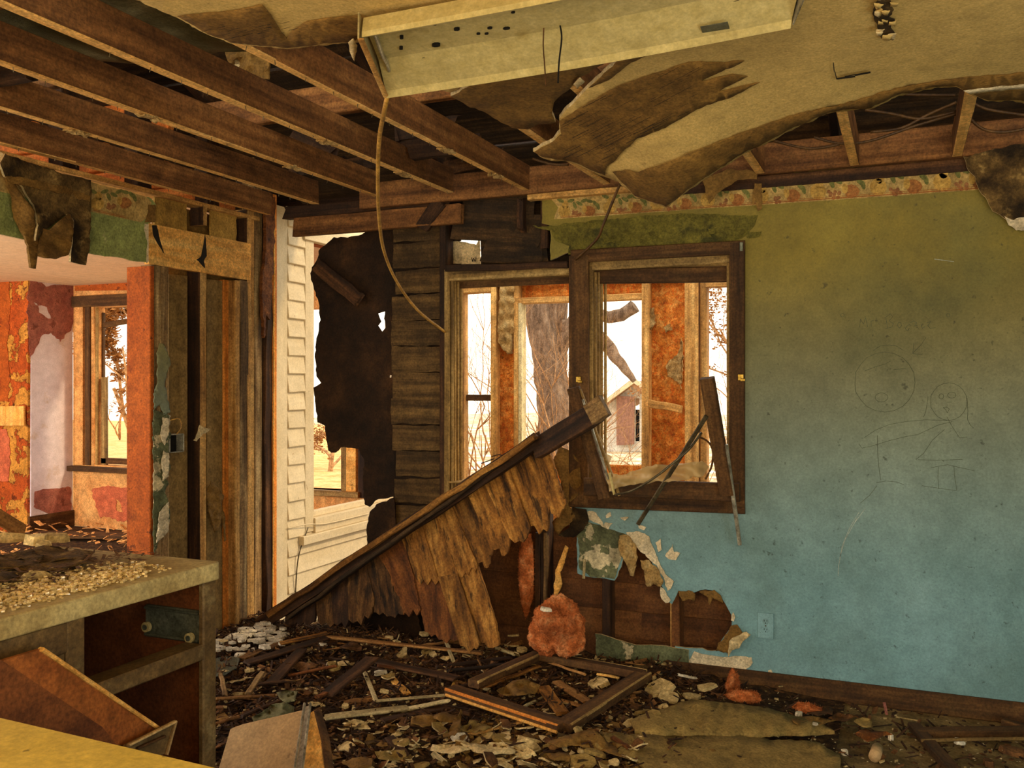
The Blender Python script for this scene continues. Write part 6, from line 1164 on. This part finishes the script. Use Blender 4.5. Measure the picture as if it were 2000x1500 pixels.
# white ceiling flakes at the left by the studs: flat stones
protos = [chunk('white_flake', Vector((0, 0, -9)), .035, .022, .012, (0, 0, 0), M['plaster_white'], seed=s+20, n=6) for s in range(5)]
for k in range(110):
    src = protos[k % 5]; o = src if k < 5 else src.copy()
    if k >= 5: COL.objects.link(o)
    t = rr.random(); u = 414+t*140; v = 1202+rr.random()*(76-40*t)+22*t
    p = settle(u, v, .024+rr.random()*.014); o.matrix_basis = Matrix.Translation(p) @ Matrix.Rotation(rr.gauss(0, .5), 4, 'Z') @ Matrix.Rotation(rr.gauss(0, .15), 4, 'X') @ Matrix.Scale(rr.uniform(.6, 1.3), 4)
    tag(o, 'white broken ceiling flake on the floor beside the cabinet', 'ceiling flake', 'white flakes at the foot of the left wall')
# curled papers / scraps
def scrap(name, pg, z, wav, m, lb, cat='paper scrap', th=.003, sd=1, grid=10):
    base = onmound(*pg[0][:2], z); 
    o = sheet(name, pg, lambda u, v: onmound(u, v, z+wav*(.4+noise.noise(Vector((u/30, v/16, sd))))), (0, 0, -th), M[m], grid=grid, step=8, amp=2.5, smooth=True); return recenter(tag(o, lb, cat))
scrap('drywall_board', [(1232, 1405), (1290, 1385), (1350, 1365), (1395, 1370), (1500, 1382), (1560, 1400), (1600, 1410), (1630, 1428), (1560, 1432), (1430, 1435), (1300, 1432), (1240, 1428)], .032, .018, 'board', 'tan fallen drywall board lying flat at centre right, upper one', 'drywall board', .012, 2, 22)
scrap('drywall_board', [(1060, 1455), (1090, 1440), (1155, 1424), (1180, 1430), (1300, 1436), (1440, 1438), (1600, 1450), (1640, 1475), (1640, 1540, 0), (1300, 1540, 0), (1240, 1482), (1190, 1465), (1130, 1450)], .024, .016, 'board', 'large tan drywall board along the bottom centre, lower one', 'drywall board', .01, 3, 24)
scrap('curled_paper', [(1068, 1450), (1090, 1442), (1155, 1422), (1180, 1440), (1205, 1462), (1230, 1482), (1180, 1466), (1130, 1455), (1100, 1458)], .03, .03, 'kraft', 'curled brown paper corner lifting off the lower drywall board', sd=4)
scrap('curled_paper', [(970, 1348), (1000, 1330), (1030, 1325), (1055, 1338), (1045, 1355), (1010, 1358), (980, 1356)], .04, .05, 'kraft', 'curved brown drywall paper inside the floor frame', sd=5, grid=7)
scrap('curled_paper', [(876, 1432), (884, 1412), (900, 1384), (904, 1392), (900, 1420), (888, 1436)], .04, .06, 'kraft', 'tall twisted brown paper curl in the near rubble', sd=6, grid=5)
scrap('green_cloth', [(492, 1400), (510, 1392), (530, 1376), (556, 1372), (575, 1380), (574, 1394), (540, 1400), (512, 1408), (496, 1410)], .03, .05, 'cloth', 'crumpled grey-green cloth beside the leaning hardboard panel', 'cloth', sd=7, grid=5)
scrap('green_cloth', [(540, 1352), (560, 1348), (582, 1350), (576, 1368), (560, 1372), (545, 1362)], .04, .04, 'cloth', 'smaller grey-green cloth rag above the crumpled one', 'cloth', sd=8, grid=5)
scrap('grey_tile', [(414, 1290), (440, 1282), (470, 1284), (462, 1305), (440, 1318), (414, 1322)], .02, .02, 'galv', 'torn grey sheet beside the cabinet below the white flakes', 'sheet', sd=9, grid=7)
for i, (u, v, w_, h_, m, lb) in enumerate(((830, 1408, 34, 16, 'kraft', 'tan torn paper left of the twisted curl'), (870, 1400, 24, 10, 'kraft', 'tan paper flake behind the twisted curl'), (760, 1475, 40, 14, 'board', 'tan cardboard piece in the near left rubble'), (880, 1462, 44, 12, 'gyp_edge', 'long pale paper strip in the near rubble'), (960, 1462, 60, 14, 'gyp_edge', 'pale wavy paper strip left of the near stack'), (700, 1490, 30, 12, 'kraft', 'brown paper scrap at the bottom edge'), (1090, 1478, 28, 12, 'kraft', 'brown scrap right of the near stack'), (930, 1418, 40, 12, 'board', 'tan board fragment in front of the frame corner'), (1190, 1455, 22, 9, 'kraft', 'brown scrap on the lower drywall board'), (700, 1415, 30, 10, 'plaster', 'pale crumpled scrap near the pale siding board'),
                                  (1600, 1388, 40, 9, 'leafbrown', 'brown leafy rubbish along the baseboard'), (1650, 1400, 34, 8, 'leafbrown', 'dark rubbish right of the leafy rubbish'), (1590, 1408, 44, 10, 'kraft', 'torn tan board with white edge near the right floor'), (1700, 1435, 36, 12, 'rust', 'red-brown rubbish by the small drywall piece at right'), (1690, 1412, 22, 10, 'board', 'tan board shard at the right floor'), (1290, 1336, 26, 8, 'board', 'grey-tan slab fragment under the torn drywall strip'), (590, 1300, 30, 10, 'leafbrown', 'brown bark piece on the left rubble'), (860, 1228, 26, 8, 'rust', 'red-brown bark piece under the collapsed planks'), (690, 1262, 30, 10, 'leafbrown', 'brown bark piece in the upper rubble'))):
    r2 = random.Random(i+300); pg = [(u+math.cos(k*math.pi/3.5+r2.uniform(-.35, .35))*w_*r2.uniform(.55, 1.2), v+math.sin(k*math.pi/3.5+r2.uniform(-.35, .35))*h_*r2.uniform(.55, 1.2)) for k in range(7)]
    scrap('paper_scrap', pg, .025, .035, m, lb, sd=i+20, grid=7)
o = tube('cardboard_tube', [onmound(1708, 1478, .02), onmound(1714, 1462, .02)], .022, M['hardboard'], sides=12, spline=False); recenter(tag(o, 'short cardboard tube on the floor at the right', 'tube'))
o = bar('pink_ribbon', onmound(1727, 1372, .06), onmound(1732, 1396, .002), .012, .002, M['pink_peel'], side=(1, 0, 0)); tag(o, 'thin pink ribbon hanging over the baseboard', 'ribbon')
o = bar('thin_sliver', onmound(1750, 1400, .01), onmound(1795, 1408, .01), .01, .004, M['plaster'], side=(0, 1, 0)); tag(o, 'thin pale sliver lying along the baseboard', 'sliver')
# wooden frame at bottom right
fr = empty('corner_frame', onmound(1900, 1450, .02)); tag(fr, 'grimy wooden screen frame lying at the bottom right corner', 'window frame')
def fb(a, b, w_, m='frame', t=.03, dz=.0): p, q2 = AZ(*a, .03+dz), AZ(*b, .03+dz); bar('frame_bar', p, q2, w_, t, M[m], fr, side=(q2-p).cross(up), jit=.001, seg=3)
fb((1785, 1418), (1875, 1520), .05); fb((1790, 1432), (2060, 1428), .06); fb((1960, 1410), (2060, 1440), .04)
fb((1800, 1446), (2060, 1442), .014, 'jamb', .012, .012)
for i, (u, v, s) in enumerate(((1985, 1470, 26), (1875, 1448, 14), (1560, 1395, 10), (1740, 1440, 8), (1930, 1490, 16), (1650, 1470, 8))):
    p = onmound(u, v, .015); d = p.length; chunk('floor_scrap', p, s*d/F, s*d/F*.6, .02, (0, .1, i*.5), M['leafbrown'] if i in (0, 4) else M['plaster_white'], ['rust brown bark lump at the bottom right edge', 'white plaster bit beside the corner frame', 'pale bit above the fallen board', 'small pale bit before the cardboard tube', 'dark brown scrap inside the corner frame', 'pale bit at the bottom near the right'][i], 'scrap', seed=i+400)
